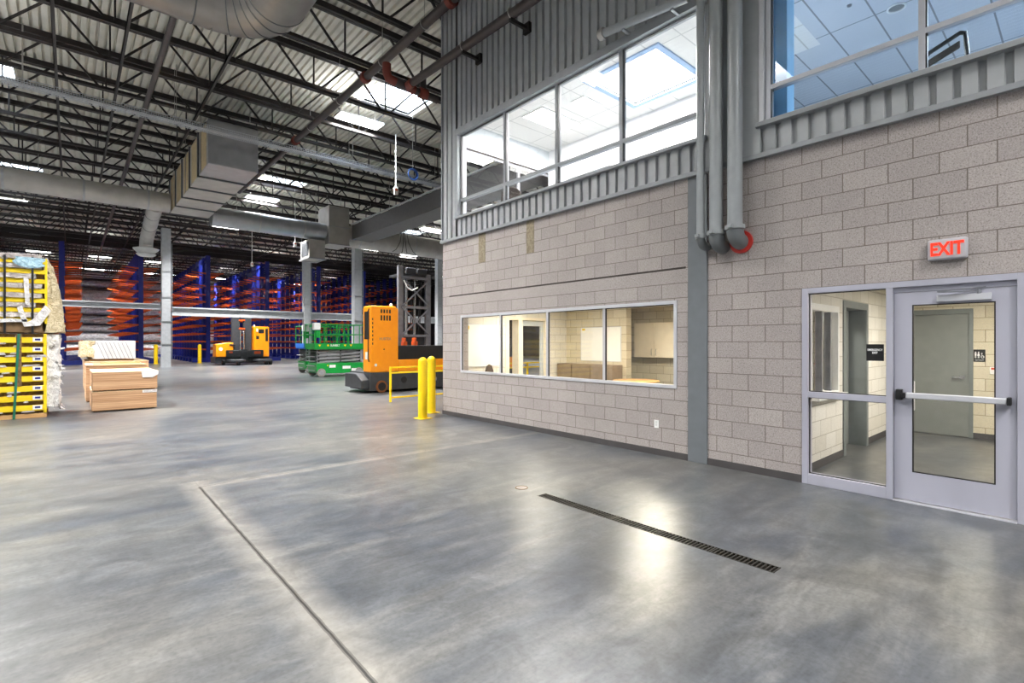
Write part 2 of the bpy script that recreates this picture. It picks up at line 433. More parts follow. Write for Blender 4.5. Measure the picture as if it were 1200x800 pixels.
M['wrap_white'] = plain('white_lumber_wrap', rgb(196,197,200), .5, 0, var=.03)
M['whiteboard'] = plain('whiteboard_face', rgb(240,240,236), .2, 0, var=.01)
M['cab_white'] = plain('cream_laminate', rgb(236,226,204), .4, 0, var=.02)
M['locker'] = plain('brown_grey_panel', rgb(132,116,98), .55, 0, var=.06)
M['wood_top'] = streaky('light_oak_top', rgb(206,158,96), rgb(228,186,126), 1, 9, 1, .35, .02)
M['grey_door'] = plain('grey_steel_door', rgb(128,132,130), .5, 0, var=.03)
M['grey_frame'] = plain('grey_steel_frame', rgb(120,126,126), .5, 0, var=.03)
M['chrome'] = plain('brushed_chrome', rgb(208,208,208), .22, .95, var=.03)
M['red'] = emit('exit_letters_glow', (1.0, .035, .01, 1), 1.1); M['red'].node_tree.nodes['Principled BSDF'].inputs['Base Color'].default_value = rgb(150,20,10)
M['sign_face'] = plain('exit_sign_face', rgb(186,184,190), .45, 0, var=.02)
M['redring'] = plain('red_pipe_seal', rgb(190,52,44), .5, 0, var=.06)
M['drain_dark'] = plain('drain_channel', rgb(14,14,14), .8, 0)
M['drain_iron'] = plain('cast_iron_grate', rgb(54,52,48), .5, .5, var=.1)
M['clean'] = plain('worn_cover_plate', rgb(150,138,132), .5, 0)
M['base'] = plain('dark_vinyl_base', rgb(70,67,68), .6, 0, var=.04)
M['lamp'] = emit('lamp_tube_glow', (1.0, .985, .95, 1), 11)
M['troffer'] = emit('troffer_glow', (1.0, .97, .92, 1), 6)
M['led'] = emit('truck_beacon_glow', (1.0, .55, .05, 1), .6)
M['reflector'] = plain('white_lamp_reflector', rgb(214,214,212), .4, .1, var=.02)
M['galv_bright'] = plain('bright_galvanised_wire', rgb(206,212,220), .4, .4, var=.05)
M['wire'] = plain('steel_wire', rgb(170,168,165), .4, .6)
M['pane'] = glass('clear_glass')
M['pane_blue'] = glass('blue_tinted_glass', (.82,.89,.96,1))
M['sky_glaze'] = glass('skylight_glazing', (.95,.97,1,1))
M['drywall'] = plain('white_drywall', rgb(226,227,228), .8, 0, var=.01)
M['drywall_grey'] = plain('grey_drywall', rgb(190,196,200), .8, 0, var=.01)
M['blue_wall'] = plain('pale_blue_wall', rgb(150,206,242), .7, 0, var=.02)
M['lilac'] = plain('lilac_partition_fabric', rgb(142,150,190), .9, 0, var=.04)
M['tiles_up'] = tile_mat('ceiling_tile', rgb(228,226,222), rgb(192,190,187), (7.53, .12), .61, 1.22)
M['tiles_r'] = tile_mat('grey_ceiling_tile', rgb(196,200,208), rgb(128,130,136), (8.11, 2.77), .61, 1.22)
M['ceil_low'] = plain('cream_ceiling', rgb(226,220,204), .85, 0, var=.02)
M['galv_dark'] = plain('weathered_galvanised_duct', rgb(140,136,132), .38, .7, var=.06, scale=2)
M['dark_duct'] = plain('dark_painted_duct', rgb(78,76,76), .5, .1, var=.06)
M['shaft'] = plain('bluish_light_surround', rgb(150,172,202), .8, 0, var=.02)
M['fabric'] = plain('dark_chair_fabric', rgb(62,54,50), .9, 0, var=.1)
M['cable_blue'] = plain('blue_hose', rgb(34,72,140), .4)
M['tag_red'] = plain('red_tag', rgb(206,76,40), .5)
M['sign_black'] = plain('black_sign', rgb(18,18,20), .45)
M['sign_white'] = plain('white_lettering', rgb(235,235,235), .6, 0, var=.01)
M['letter_grey'] = plain('grey_lettering', rgb(150,130,112), .6)

# ------------------------------------------------------------------ dimensions
WX = 6.327            # face of the block wall
WT = .2
YC = 9.605            # its far corner
ZT = 3.86             # top of the block
ZD = 10.4             # roof deck
ZC = 9.2              # joist bottom chord
XL, XR, YN, YF = -14.0, 42.0, -8.0, 78.0

# ------------------------------------------------------------------ floor, with a slot for the drain
DX0, DX1, DY0, DY1 = 3.683, 3.812, 1.44, 3.81
m = MB()
for x0, x1, y0, y1 in ((XL,DX0,YN,YF),(DX1,XR,YN,YF),(DX0,DX1,YN,DY0),(DX0,DX1,DY1,YF)):
    m.add([(x0,y0,0),(x1,y0,0),(x1,y1,0),(x0,y1,0)], [(0,1,2,3)])
m.build('floor', M['floor'], kind='structure', smooth=False)

# ------------------------------------------------------------------ block wall and its openings
LW = (3.752, 8.909, .968, 2.196)         # lower window (y, y, z, z)
DR = (.35, 2.163, 0, 2.226)              # entrance
m = cells(MB(), 'x', WX, WX+WT, (YN, YC), (0, ZT), [LW, DR])
m.build('wall_right', M['cmu'], kind='structure', smooth=False)
m = cells(MB(), 'y', YC-WT, YC, (WX+WT, XR), (0, ZD), [(8.05, 9.42, 0, 2.2), (6.75, 10.3, 4.3, 6.09)])
m.build('wall_end', M['cmu_x'], kind='structure', smooth=False)
m = MB(); m.box(WX-.012, WX, 3.58, YC+.004, 0, .088); m.box(WX-.012, WX, DR[1]+.0, 3.305, 0, .088); m.box(WX-.012, WX, YN, DR[0]-.06, 0, .088)
m.build('baseboard_right', M['base'], kind='structure', smooth=False)
# two raw patches where beam pockets were filled under the siding
t = MB(); t.box(WX-.006, WX+.01, 6.62, 6.82, 3.25, 3.85)
t.build('mortar_patch', M['stain'], label='narrow raw mortar patch on block wall nearer the pipes', cat='mortar patch', group='filled beam pockets')
t = MB(); t.box(WX-.006, WX+.01, 5.36, 5.54, 3.47, 3.85)
t = MB(); t.box(WX-.006, WX+.01, 8.05, 8.27, 3.25, 3.85)
t.build('mortar_patch', M['stain'], label='narrow raw mortar patch on block wall nearer the far corner', cat='mortar patch', group='filled beam pockets')

# upper wall: backing with openings, then ribbed siding
UW = (3.30, 8.98, 4.31, 6.14)
RW = (-3.2, 2.565, 4.25, 6.14)
m = cells(MB(), 'x', WX+.03, WX+WT, (YN, YC), (ZT, ZD), [UW, RW])
m.build('wall_upper', M['siding'], kind='structure', smooth=False)
def ribs(m, y0, y1, z0, z1, pitch=.178, proud=.045, x=WX+.03, rev=False):
    pts = []
    y = y1
    while y > y0 + .01:
        for dy, dx in ((0,0),(-.045,0),(-.055,-proud),(-.168,-proud),(-.178,0)):
            yy = max(y0, y+dy); pts.append((yy, x+dx-.002))
        y -= pitch
    o = len(m.v)
    for p in pts: m.v += [(p[1],p[0],z0),(p[1],p[0],z1)]
    for i in range(len(pts)-1): m.f.append((o+2*i,o+2*i+2,o+2*i+3,o+2*i+1))
def siding(name, y0, y1, z0, z1, label):
    m = MB(); ribs(m, y0, y1, z0, z1)
    return m.build(name, M['siding'], kind='structure', smooth=False)
siding('wall_upper_corner', 9.06, YC, 3.9, ZD, '')
siding('wall_upper_top', YN, 9.06, 6.22, ZD, '')
siding('wall_upper_skirt', 3.30, 9.06, 3.9, 4.29, '')
siding('wall_upper_skirt_right', YN, 2.62, 3.9, 4.23, '')
m = MB(); m.box(WX-.03, WX+.03, 2.62, 3.30, 3.9, 6.22)
m.build('wall_upper_panel', M['siding'], kind='structure', bevel=.004)
m = MB()
m.box(WX-.06, WX+.03, YN, YC+.03, 3.845, 3.905)
m.box(WX-.03, WX+.03, YC, YC+.035, 3.9, ZD)
m.build('trim_1', M['siding_trim'], kind='structure', bevel=.004)
m = MB(); m.box(WX-.075, WX+.05, 3.30, 9.06, 4.285, 4.335)
m.build('trim_2', M['siding_trim'], kind='structure', bevel=.005)
m = MB(); m.prism([(WX-.085,4.215),(WX+.05,4.215),(WX+.05,4.275),(WX-.07,4.275)], 'y', YN, 2.66)
m.build('trim_3', M['siding_trim'], kind='structure', bevel=.003)
m = MB()
m.box(WX-.06, WX+.05, 3.30, 9.06, 6.10, 6.235); m.box(WX-.06, WX+.05, 8.95, 9.06, 4.335, 6.10)
m.build('trim_4', M['siding_trim'], kind='structure', bevel=.005)
m = MB(); m.box(WX-.05, WX+.05, 2.57, 2.63, 4.25, 6.22); m.box(WX-.06, WX+.05, YN, 2.63, 6.12, 6.235)
m.build('trim_5', M['alu'], kind='structure', bevel=.004)

# ------------------------------------------------------------------ windows
def window(name, y0, y1, z0, z1, mulls, bars, x, fw, mw, glassmat, fmat, depth=.1, bw=None):
    root = thing(name, None, None, (x, (y0+y1)/2, z0), kind='structure')
    f = MB()
    f.box(x, x+depth, y0, y0+fw, z0, z1); f.box(x, x+depth, y1-fw, y1, z0, z1)
    f.box(x, x+depth, y0+fw, y1-fw, z0, z0+fw); f.box(x, x+depth, y0+fw, y1-fw, z1-fw, z1)
    f.build('window_frame', fmat, root, bevel=.003)
    for yy in mulls:
        q = MB(); q.box(x+.004, x+depth-.004, yy-mw/2, yy+mw/2, z0+fw, z1-fw); q.build('mullion', fmat, root, bevel=.002)
    ys = [y0+fw] + sorted(mulls) + [y1-fw]
    for zz in bars:
        for a, b in zip(ys[:-1], ys[1:]):
            a2 = a + (mw/2 if a in mulls else 0); b2 = b - (mw/2 if b in mulls else 0)
            q = MB(); q.box(x+.006, x+depth-.006, a2, b2, zz-(bw or mw)/2, zz+(bw or mw)/2); q.build('transom', fmat, root, bevel=.002)
    zs = [z0+fw] + list(bars) + [z1-fw]
    for a, b in zip(ys[:-1], ys[1:]):
        for c, d in zip(zs[:-1], zs[1:]):
            a2 = a + (mw/2 if a in mulls else 0); b2 = b - (mw/2 if b in mulls else 0)
            q = MB(); q.box(x+depth*.55, x+depth*.55+.006, a, b, c, d); q.build('pane', glassmat, root, smooth=False)
            q = MB(); q.box(x+.008, x+depth*.5, b2-.014, b2, c, d); q.box(x+.008, x+depth*.5, a2, b2-.014, d-.010, d); q.build('gasket', M['black'], root, smooth=False)
    return root
window('window_1', *LW, [5.023, 6.282, 7.574], [], WX-.012, .05, .05, M['pane'], M['alu'], .055)
window('window_2', *UW, [4.716, 6.08, 7.475], [4.69], WX+.01, .055, .065, M['pane'], M['siding_trim'], .10)
window('window_3', *RW, [1.08, -.4, -1.9], [4.68], WX-.005, .055, .055, M['pane_blue'], M['alu'], .10)

# ------------------------------------------------------------------ entrance: frame, sidelight, door
door = thing('door_1', None, None, (WX, 1.25, 0), kind='structure')
fx0, fx1 = WX-.012, WX+.12
f = MB()
f.box(fx0, fx1, DR[0], DR[0]+.062, 0, DR[3]); f.box(fx0, fx1, DR[1]-.062, DR[1], 0, DR[3])
f.box(fx0, fx1, DR[0]+.062, DR[1]-.062, 2.165, DR[3]); f.box(fx0, fx1, 1.31, 1.368, 0, 2.165)
f.box(fx0, fx1, 1.368, DR[1]-.062, 0, .115); f.box(fx0, fx1, 1.368, DR[1]-.062, .985, 1.05)
f.box(fx0+.035, fx1, DR[0]+.062, 1.31, 2.115, 2.165)
f.build('door_frame', M['alu_door'], door, bevel=.003)
for z0, z1, nm in ((.115, .985, 'sidelight_pane'), (1.05, 2.165, 'sidelight_pane')):
    q = MB(); q.box(WX+.05, WX+.056, 1.368, DR[1]-.062, z0, z1); q.build(nm, M['pane'], door, smooth=False)
    q = MB()
    for (a, b, c, d) in ((1.368,1.376,z0,z1),(DR[1]-.07,DR[1]-.062,z0,z1),(1.376,DR[1]-.07,z0,z0+.008),(1.376,DR[1]-.07,z1-.008,z1)): q.box(WX+.03, WX+.05, a, b, c, d)
    q.build('gasket', M['black'], door, smooth=False)
lx0, lx1 = WX+.025, WX+.072
dy0, dy1 = DR[0]+.066, 1.306
leaf = MB(); cells(leaf, 'x', lx0, lx1, (dy0, dy1), (.022, 2.112), [(.553, 1.160, .308, 1.985)])
leaf = leaf.build('door_leaf', M['alu_door'], door, bevel=.003)
q = MB(); q.box(lx0+.02, lx0+.026, .553, 1.160, .308, 1.985); q.build('pane', M['pane'], leaf, smooth=False)
q = MB()
for (a, b, c, d) in ((.553,.563,.308,1.985),(1.150,1.160,.308,1.985),(.563,1.150,.308,.318),(.563,1.150,1.975,1.985)): q.box(lx0-.001, lx0+.02, a, b, c, d)
q.build('gasket', M['black'], leaf, smooth=False)
q = MB(); q.box(lx0-.085, lx0-.035, .475, 1.20, 1.052, 1.108); q.build('push_bar', M['alu'], leaf, bevel=.008)
q = MB(); q.box(lx0-.09, lx0, 1.20, 1.232, 1.055, 1.105); q.box(lx0-.06, lx0, 1.232, 1.285, 1.03, 1.135); q.build('push_bar_latch', M['black'], leaf, bevel=.006)
q = MB(); q.box(lx0-.092, lx0, .448, .475, 1.045, 1.115); q.build('push_bar_end', M['black'], leaf, bevel=.004)
q = MB(); q.box(lx1, lx1+.03, 1.15, 1.175, .92, 1.22); q.build('pull_handle', M['white'], leaf, bevel=.01)
q = MB(); q.box(lx0-.055, lx0, .575, .965, 2.0, 2.065); q.build('closer_body', M['alu'], leaf, bevel=.005)
q = MB(); q.bar((lx0-.045, .66, 2.083), (lx0-.10, .95, 2.09), .022, .01); q.bar((lx0-.10, .95, 2.095), (lx0+.0, .62, 2.125), .022, .01); q.cyl((lx0-.045,.66,2.06),(lx0-.045,.66,2.1),.016)
q.build('closer_arm', M['mast'], leaf)
q = MB(); q.box(WX-.02, WX+.11, DR[0]+.062, 1.31, 0, .012); q.build('threshold', M['alu'], door)
# thing: the sign on the sidelight glass
s = thing('exit_notice', 'small black square sign with white capitals on the sidelight glass', 'sign', (WX+.04, 1.475, 1.50))
q = MB(); q.box(WX+.042, WX+.049, 1.398, 1.552, 1.415, 1.59); q.build('sign_plate', M['sign_black'], s, bevel=.002)
letters('lettering', 'EMERGENCY\nEXIT', (WX+.041, 1.475, 1.515), 'x', .030, M['sign_white'], s, sx=.78, bold=.0008, extrude=.001)
# illuminated exit sign
s = thing('exit_sign', 'grey exit sign with glowing red capitals above the glass door', 'exit sign', (WX, .88, 2.39))
q = MB(); q.box(WX-.055, WX, .735, 1.03, 2.40, 2.60); q.build('sign_housing', M['sign_face'], s, bevel=.02, seg=3)
letters('lettering', 'EXIT', (WX-.058, .885, 2.497), 'x', .172, M['red'], s, sx=.70, bold=.005, extrude=.003)
# outlet
s = thing('wall_outlet', 'white electrical outlet low on the block wall under the window', 'outlet', (WX, 4.077, .44))
q = MB(); q.box(WX-.008, WX, 4.04, 4.115, .385, .50); q.build('outlet_plate', M['white'], s, bevel=.003)
q = MB()
for z in (.415, .455): q.box(WX-.011, WX-.007, 4.062, 4.093, z, z+.028)
q.build('socket', M['reflector'], s, bevel=.002)

# grey steel wall column and the three pipes
s = thing('wall_column', 'grey painted steel column set in the block wall under the pipes', 'column', (WX, 3.44, 0))
q = MB(); q.box(WX-.02, WX+.1, 3.305, 3.58, 0, 3.845); q.build('column_shaft', M['column'], s, bevel=.004)
pl = ['slimmest of the three grey vertical pipes, beside the long upper window', 'middle one of the three grey vertical pipes on the wall', 'thickest grey vertical pipe, ending in a red wall seal']
for i, (yc, r, zb) in enumerate(((3.305, .050, 2.98), (3.095, .082, 2.99), (2.855, .088, 3.02))):
    px = WX-.19
    s = thing('vertical_pipe', pl[i], 'pipe', (px, yc, zb), group='grey vertical pipes on the wall')
    q = MB(); q.cyl((px, yc, zb), (px, yc, ZC+.2), r, 20); q.build('pipe_run', M['pipe'], s)
    # elbow turning into the wall
    q = MB(); R = r*1.25+.045
    pts = [(px, yc, zb+.02), (px, yc, zb)]
    for k in range(1, 9):
        a = PI/2*k/8; pts.append((px + R*(1-math.cos(a)), yc, zb - R*math.sin(a)))
    pts.append((WX+.02, yc, zb-R))
    q.tube(pts, r*1.12, 18); q.build('pipe_elbow', M['pipe_fit'], s)
    q = MB(); q._lathe(Vector((px,yc,zb)), Vector((0,0,1)), [(r*1.12,-.03),(r*1.32,-.025),(r*1.32,.025),(r*1.05,.03)], 20)
    q.box(px-r*1.2-.045, px-r*1.2, yc-.025, yc+.025, zb-.018, zb+.018); q.box(px+r*1.2, px+r*1.2+.02, yc-.025, yc+.025, zb-.018, zb+.018)
    q.build('pipe_coupling', M['pipe'], s)
    if i == 2:
        q = MB(); q.cyl((WX-.035, yc, zb-R), (WX+.005, yc, zb-R), r*1.6, 24); q.build('wall_seal', M['redring'], s, label='red wall seal')
s = thing('sloping_pipe', 'grey capped pipe sloping across the siding above the long window', 'pipe', (6.12, 4.9, 6.3))
q = MB(); q.cyl((6.12, 4.88, 6.33), (6.12, 3.47, 6.16), .06, 18); q.build('pipe_run', M['pipe'], s)
q = MB(); q._lathe(Vector((6.12,4.90,6.332)), Vector((0,1,0)), [(.062,-.05),(.085,-.045),(.088,.0),(.08,.045),(.03,.06)], 18); q.build('pipe_cap', M['wire'], s)
for yy, zz in ((4.5, 6.287), (3.7, 6.186)):
    q = MB(); q.box(6.1, WX-.016, yy-.02, yy+.02, zz-.09, zz-.06); q.build('pipe_bracket', M['siding_trim'], s)

# trench drain
s = thing('trench_drain', 'long black slotted trench drain in the concrete floor', 'floor drain', ((DX0+DX1)/2, (DY0+DY1)/2, 0))
q = MB()
q.add([(DX0,DY0,-.1),(DX1,DY0,-.1),(DX1,DY1,-.1),(DX0,DY1,-.1),(DX0,DY0,0),(DX1,DY0,0),(DX1,DY1,0),(DX0,DY1,0)], [(0,1,2,3),(0,1,5,4),(1,2,6,5),(2,3,7,6),(3,0,4,7)])
q.build('drain_channel', M['drain_dark'], s, smooth=False)
ng = 5; gl = (DY1-DY0)/ng
for k in range(ng):
    a = DY0 + k*gl + .003; b = DY0 + (k+1)*gl - .003
    q = MB(); q.box(DX0, DX0+.010, a, b, -.022, .001); q.box(DX1-.010, DX1, a, b, -.022, .001); q.box(DX0+.010, DX1-.010, a, a+.012, -.022, .001); q.box(DX0+.010, DX1-.010, b-.012, b, -.022, .001)
    ns = 15
    for j in range(1, ns):
        yy = a + (b-a)*j/ns; q.box(DX0+.010, DX1-.010, yy-.006, yy+.006, -.02, 0)
    q.build('grate', M['drain_iron'], s, smooth=False)
s = thing('floor_cleanout', 'small round cleanout cover flush in the floor beyond the drain', 'floor cover', (3.755, 4.13, 0))
q = MB(); q.cyl((3.755,4.13,.0),(3.755,4.13,.003),.062,24); q.build('cover_plate', M['clean'], s)
q = MB(); q.torus((3.755,4.13,.001),.068,.004,'z',28,6); q.build('cover_ring', M['osb'], s)
# ------------------------------------------------------------------ rooms behind the wall
XB = 11.5
# vestibule
m = MB(); cells(m, 'x', 11.39, 11.55, (-2.0, 2.36), (0, 2.45), [(1.29, 2.20, 0, 2.14)]); m.build('wall_vestibule_back', M['cream_y'], kind='structure', smooth=False)
m = MB(); cells(m, 'y', 2.28, 2.42, (WX+WT, 8.20), (0, 2.45), [(6.93, 7.98, .90, 2.09)]); m.box(9.40, 11.39, 2.30, 2.44, 0, 2.45); m.box(8.20, 9.40, 2.30, 2.44, 2.21, 2.45)
m.build('wall_vestibule_left', M['cream_x'], kind='structure', smooth=False)
m = MB(); m.box(WX+WT, 11.39, -2.2, -2.0, 0, 2.45); m.build('wall_vestibule_near', M['cream_x'], kind='structure', smooth=False)
m = MB(); m.box(WX+WT, 11.55, -2.0, 3.6, 2.45, 2.52); m.build('ceiling_vestibule', M['ceil_low'], kind='structure', smooth=False)
m = MB(); m.box(WX+WT, 8.20, 2.268, 2.28, 0, .1); m.box(9.40, 11.378, 2.288, 2.30, 0, .1); m.box(11.378, 11.39, -2, 1.28, 0, .1)
m.build('baseboard_vestibule', M['base'], kind='structure', smooth=False)
# room behind the service window
m = MB(); m.box(WX+WT, XB, 3.50, 3.66, 0, 2.45); m.box(XB, XB+.1, 2.36, 3.5, 0, 2.45); m.build('wall_counter_room', M['cream_x'], kind='structure', smooth=False)
w = thing('window_4', None, None, (7.45, 2.3, .9), kind='structure')
q = MB(); cells(q, 'y', 2.262, 2.43, (6.915, 7.995), (.93, 2.105), [(6.965, 7.945, .955, 2.02)]); q.build('window_frame', M['white'], w, bevel=.003)
q = MB(); q.box(7.42, 7.46, 2.30, 2.38, .955, 2.02); q.box(7.76, 7.80, 2.30, 2.38, .955, 2.02); q.build('mullion', M['mast'], w)
q = MB(); q.box(6.965, 7.945, 2.335, 2.341, .955, 2.02); q.build('pane', M['pane'], w, smooth=False)
q = MB(); q.box(6.88, 8.02, 2.16, 2.44, .885, .93); q.build('window_sill', M['white'], w, bevel=.004)
# recessed door in that wall
d = thing('door_3', None, None, (8.8, 2.5, 0), kind='structure')
q = MB(); cells(q, 'y', 2.262, 2.58, (8.2, 9.40), (0, 2.21), [(8.30, 9.30, 0, 2.11)]); q.build('door_frame', M['grey_frame'], d, bevel=.003)
lf = MB(); cells(lf, 'y', 2.50, 2.545, (8.30, 9.30), (.01, 2.11), [(8.45, 9.15, .85, 1.95)]); lf = lf.build('door_leaf', M['grey_door'], d, bevel=.003)
q = MB(); q.box(8.45, 9.15, 2.52, 2.526, .85, 1.95); q.build('pane', M['pane'], lf, smooth=False)
# grey steel door at the back
d = thing('door_2', None, None, (11.39, 1.75, 0), kind='structure')
q = MB(); cells(q, 'x', 11.372, 11.5, (1.265, 2.22), (0, 2.185), [(1.32, 2.17, 0, 2.10)]); q.build('door_frame', M['grey_frame'], d, bevel=.003)
lf = MB(); lf.box(11.40, 11.445, 1.322, 2.168, .012, 2.095); lf = lf.build('door_leaf', M['grey_door'], d, bevel=.003)
q = MB(); q.cyl((11.40,1.40,1.02),(11.345,1.40,1.02),.013); q.bar((11.345,1.39,1.02),(11.345,1.53,1.02),.022,.02); q.cyl((11.40,1.40,1.02),(11.392,1.40,1.02),.034); q.build('door_handle', M['chrome'], lf)
s = thing('restroom_sign', 'black restroom sign with white figures beside the grey inner door', 'sign', (11.39, 1.19, 1.3))
q = MB(); q.box(11.382, 11.39, 1.115, 1.262, 1.29, 1.495); q.build('sign_plate', M['sign_black'], s, bevel=.002)
q = MB()
for yy, sk in ((1.235, 0), (1.198, 1)):
    q.cyl((11.380, yy, 1.448), (11.383, yy, 1.448), .010, 12)
    w0, w1 = (.013, .011) if sk == 0 else (.009, .017)
    q.prism([(yy-w0,1.434),(yy+w0,1.434),(yy+w1,1.39),(yy-w1,1.39)], 'x', 11.380, 11.383)
    q.box(11.380, 11.383, yy-.009, yy-.002, 1.352, 1.39); q.box(11.380, 11.383, yy+.002, yy+.009, 1.352, 1.39)
q.cyl((11.380,1.158,1.43),(11.383,1.158,1.43),.008,12); q.torus((11.381,1.150,1.372),.018,.0035,'x',16,6); q.bar((11.381,1.158,1.42),(11.381,1.155,1.385),.006); q.bar((11.381,1.155,1.392),(11.381,1.138,1.39),.006); q.bar((11.381,1.138,1.39),(11.381,1.132,1.36),.006)
q.build('pictogram', M['sign_white'], s)
letters('lettering', 'RESTROOM', (11.381, 1.188, 1.318), 'x', .023, M['sign_white'], s, sx=.9, extrude=.001)
s = thing('card_reader', 'small white card reader on the wall beyond the restroom sign', 'card reader', (11.39, 1.02, 1.1))
q = MB(); q.box(11.365, 11.395, .985, 1.06, 1.09, 1.21); q.build('reader_case', M['white'], s, bevel=.006)
q = MB(); q.box(11.362, 11.366, 1.0, 1.045, 1.165, 1.2); q.build('reader_light', M['tag_red'], s)

# lower meeting room
m = MB(); m.box(10.2, 10.4, 7.42, YC-WT, 0, 2.53); m.box(XB, XB+.15, 3.66, YC-WT, 0, 2.53); m.build('wall_meeting_back', M['cream_y'], kind='structure', smooth=False)
m = MB(); m.box(WX+WT, XB, YC-WT-.012, YC-WT-.001, 2.25, 2.53); m.box(WX+WT, 8.0, YC-WT-.012, YC-WT-.001, 0, 2.25); m.box(9.47, XB, YC-WT-.012, YC-WT-.001, 0, 2.25)
m.build('wall_meeting_end', M['cream_x'], kind='structure', smooth=False)
m = MB(); m.box(WX+WT, XB+.15, 3.66, YC-WT, 2.53, 2.62); m.build('ceiling_meeting', M['ceil_low'], kind='structure', smooth=False)
d = thing('door_4', None, None, (8.75, YC-.1, 0), kind='structure')
q = MB(); cells(q, 'y', YC-WT-.03, YC+.01, (8.0, 9.47), (0, 2.25), [(8.12, 8.42, .25, 2.18), (8.56, 9.38, 0, 2.18)]); q.build('door_frame', M['cab_white'], d, bevel=.003)
q = MB(); q.box(8.12, 8.42, YC-.12, YC-.114, .25, 2.18); q.build('sidelight_pane', M['pane'], d, smooth=False)
lf = MB(); cells(lf, 'y', YC-.14, YC-.095, (8.56, 9.38), (.01, 2.17), [(8.66, 9.29, .3, 2.04)]); lf = lf.build('door_leaf', M['drywall_grey'], d, bevel=.003)
q = MB(); q.box(8.66, 9.29, YC-.12, YC-.114, .3, 2.04); q.build('pane', M['pane'], lf, smooth=False)
q = MB(); q.cyl((8.65,YC-.14,1.02),(8.65,YC-.19,1.02),.012); q.bar((8.645,YC-.19,1.02),(8.75,YC-.19,1.02),.02); q.build('door_handle', M['chrome'], lf)
yw = YC-WT-.012
s = thing('whiteboard', 'large whiteboard on the end wall behind the leftmost lower pane', 'whiteboard', (7.3, yw, 1.06), group='whiteboards in the meeting room')
q = MB(); q.box(6.80, 7.86, yw-.012, yw, 1.06, 2.03); q.build('board_face', M['whiteboard'], s, smooth=False)
q = MB(); cells(q, 'y', yw-.02, yw, (6.785, 7.875), (1.045, 2.045), [(6.80, 7.86, 1.06, 2.03)]); q.build('board_frame', M['alu'], s)
q = MB(); q.box(6.83, 6.90, yw-.016, yw-.012, 1.92, 2.0); q.build('magnet', M['yellow'], s)
s = thing('whiteboard', 'whiteboard above brown panels on the inner block wall', 'whiteboard', (10.2, 8.15, 1.15), group='whiteboards in the meeting room')
q = MB(); q.box(10.188, 10.2, 7.58, 8.85, 1.15, 2.0); q.build('board_face', M['whiteboard'], s, smooth=False)
q = MB(); cells(q, 'x', 10.18, 10.2, (7.565, 8.865), (1.135, 2.015), [(7.58, 8.85, 1.15, 2.0)]); q.build('board_frame', M['alu'], s)
q = MB(); q.box(10.183, 10.188, 8.72, 8.82, 1.93, 1.98); q.build('magnet', M['yellow'], s)
for i, (a, b) in enumerate(((8.85, 9.36), (8.22, 8.84), (7.52, 8.21))):
    s = thing('low_cabinet', ['low brown cabinet at the room corner beyond the third lower pane', 'middle low brown cabinet under the inner whiteboard', 'low brown cabinet under the whiteboard nearest the white wall cabinet'][i], 'cabinet', (10.0, (a+b)/2, 0), group='low cabinets under the whiteboard')
    q = MB(); q.box(9.80, 10.19, a+.002, b-.002, .0, 1.06); q.build('cabinet_body', M['locker'], s, bevel=.004)
    q = MB(); q.box(9.785, 9.80, a+.012, b-.012, .06, 1.05); dd = q.build('cabinet_door', M['locker'], s, bevel=.003)
s = thing('wall_cabinet', 'cream two-door wall cabinet seen through the lower window', 'cabinet', (XB-.15, 7.45, 1.23))
q = MB(); q.box(XB-.32, XB-.002, 6.66, 7.87, 1.23, 2.12); q.build('cabinet_body', M['cab_white'], s, bevel=.003)
for a, b, hy in ((6.665, 7.263, 7.20), (7.267, 7.865, 7.33)):
    q = MB(); q.box(XB-.34, XB-.32, a, b, 1.235, 2.115); dd = q.build('cabinet_door', M['cab_white'], s, bevel=.003)
    q = MB(); q.tube([(XB-.34,hy,1.29),(XB-.37,hy,1.30),(XB-.37,hy,1.44),(XB-.34,hy,1.45)], .007, 8); q.build('cabinet_handle', M['chrome'], dd)
s = thing('round_table', 'round table with light wood top inside the meeting room', 'table', (9.75, 7.05-.25, 0))
cx, cy = 9.72, 6.8
q = MB(); q._lathe(Vector((cx,cy,.72)), Vector((0,0,1)), [(.5,0),(.52,.008),(.52,.03),(.51,.035)], 40); q.build('table_top', M['wood_top'], s)
q = MB(); q.cyl((cx,cy,.02),(cx,cy,.72),.04); q.build('table_column', M['mast'], s)
q = MB(); q._lathe(Vector((cx,cy,0)), Vector((0,0,1)), [(.3,0),(.3,.015),(.06,.04)], 30); q.build('table_base', M['mast'], s)
def office_chair(x, y, z, rz, label, topz=.62, fab=None):
    s = thing('office_chair', label, 'chair', (0,0,0))
    q = MB()
    ba = [(-.2,.0),(.2,.0),(.235,.25),(.21,.45),(.12,topz-.09),(0,topz-.06),(-.12,topz-.09),(-.21,.45),(-.235,.25)]
    q.prism([(p[0], p[1]+.52) for p in ba], 'y', .20, .25); q.build('backrest', fab or M['fabric'], s, bevel=.02)
    q = MB(); q.prism([(-.22,-.22),(.22,-.22),(.24,.05),(.22,.2),(-.22,.2),(-.24,.05)], 'z', .43, .50); q.build('seat', fab or M['fabric'], s, bevel=.02)
    q = MB(); q.cyl((0,0,.1),(0,0,.43),.025); q.build('gas_stem', M['mast'], s)
    for k in range(5):
        a = 2*PI*k/5+.3; q = MB(); q.bar((0,0,.10),(.28*math.cos(a),.28*math.sin(a),.07),.04,.03); q.lathe((.28*math.cos(a),.28*math.sin(a),0),[(.02,0),(.03,.01),(.03,.05),(.02,.06)],10); q.build('leg', M['black'], s)
    q = MB(); q.bar((0,.0,.44),(0,.24,.45),.06,.02); q.bar((0,.26,.44),(0,.26,.7),.05,.02); q.build('back_support', M['black'], s)
    s.location = (x, y, z); s.rotation_euler.z = rz
    return s
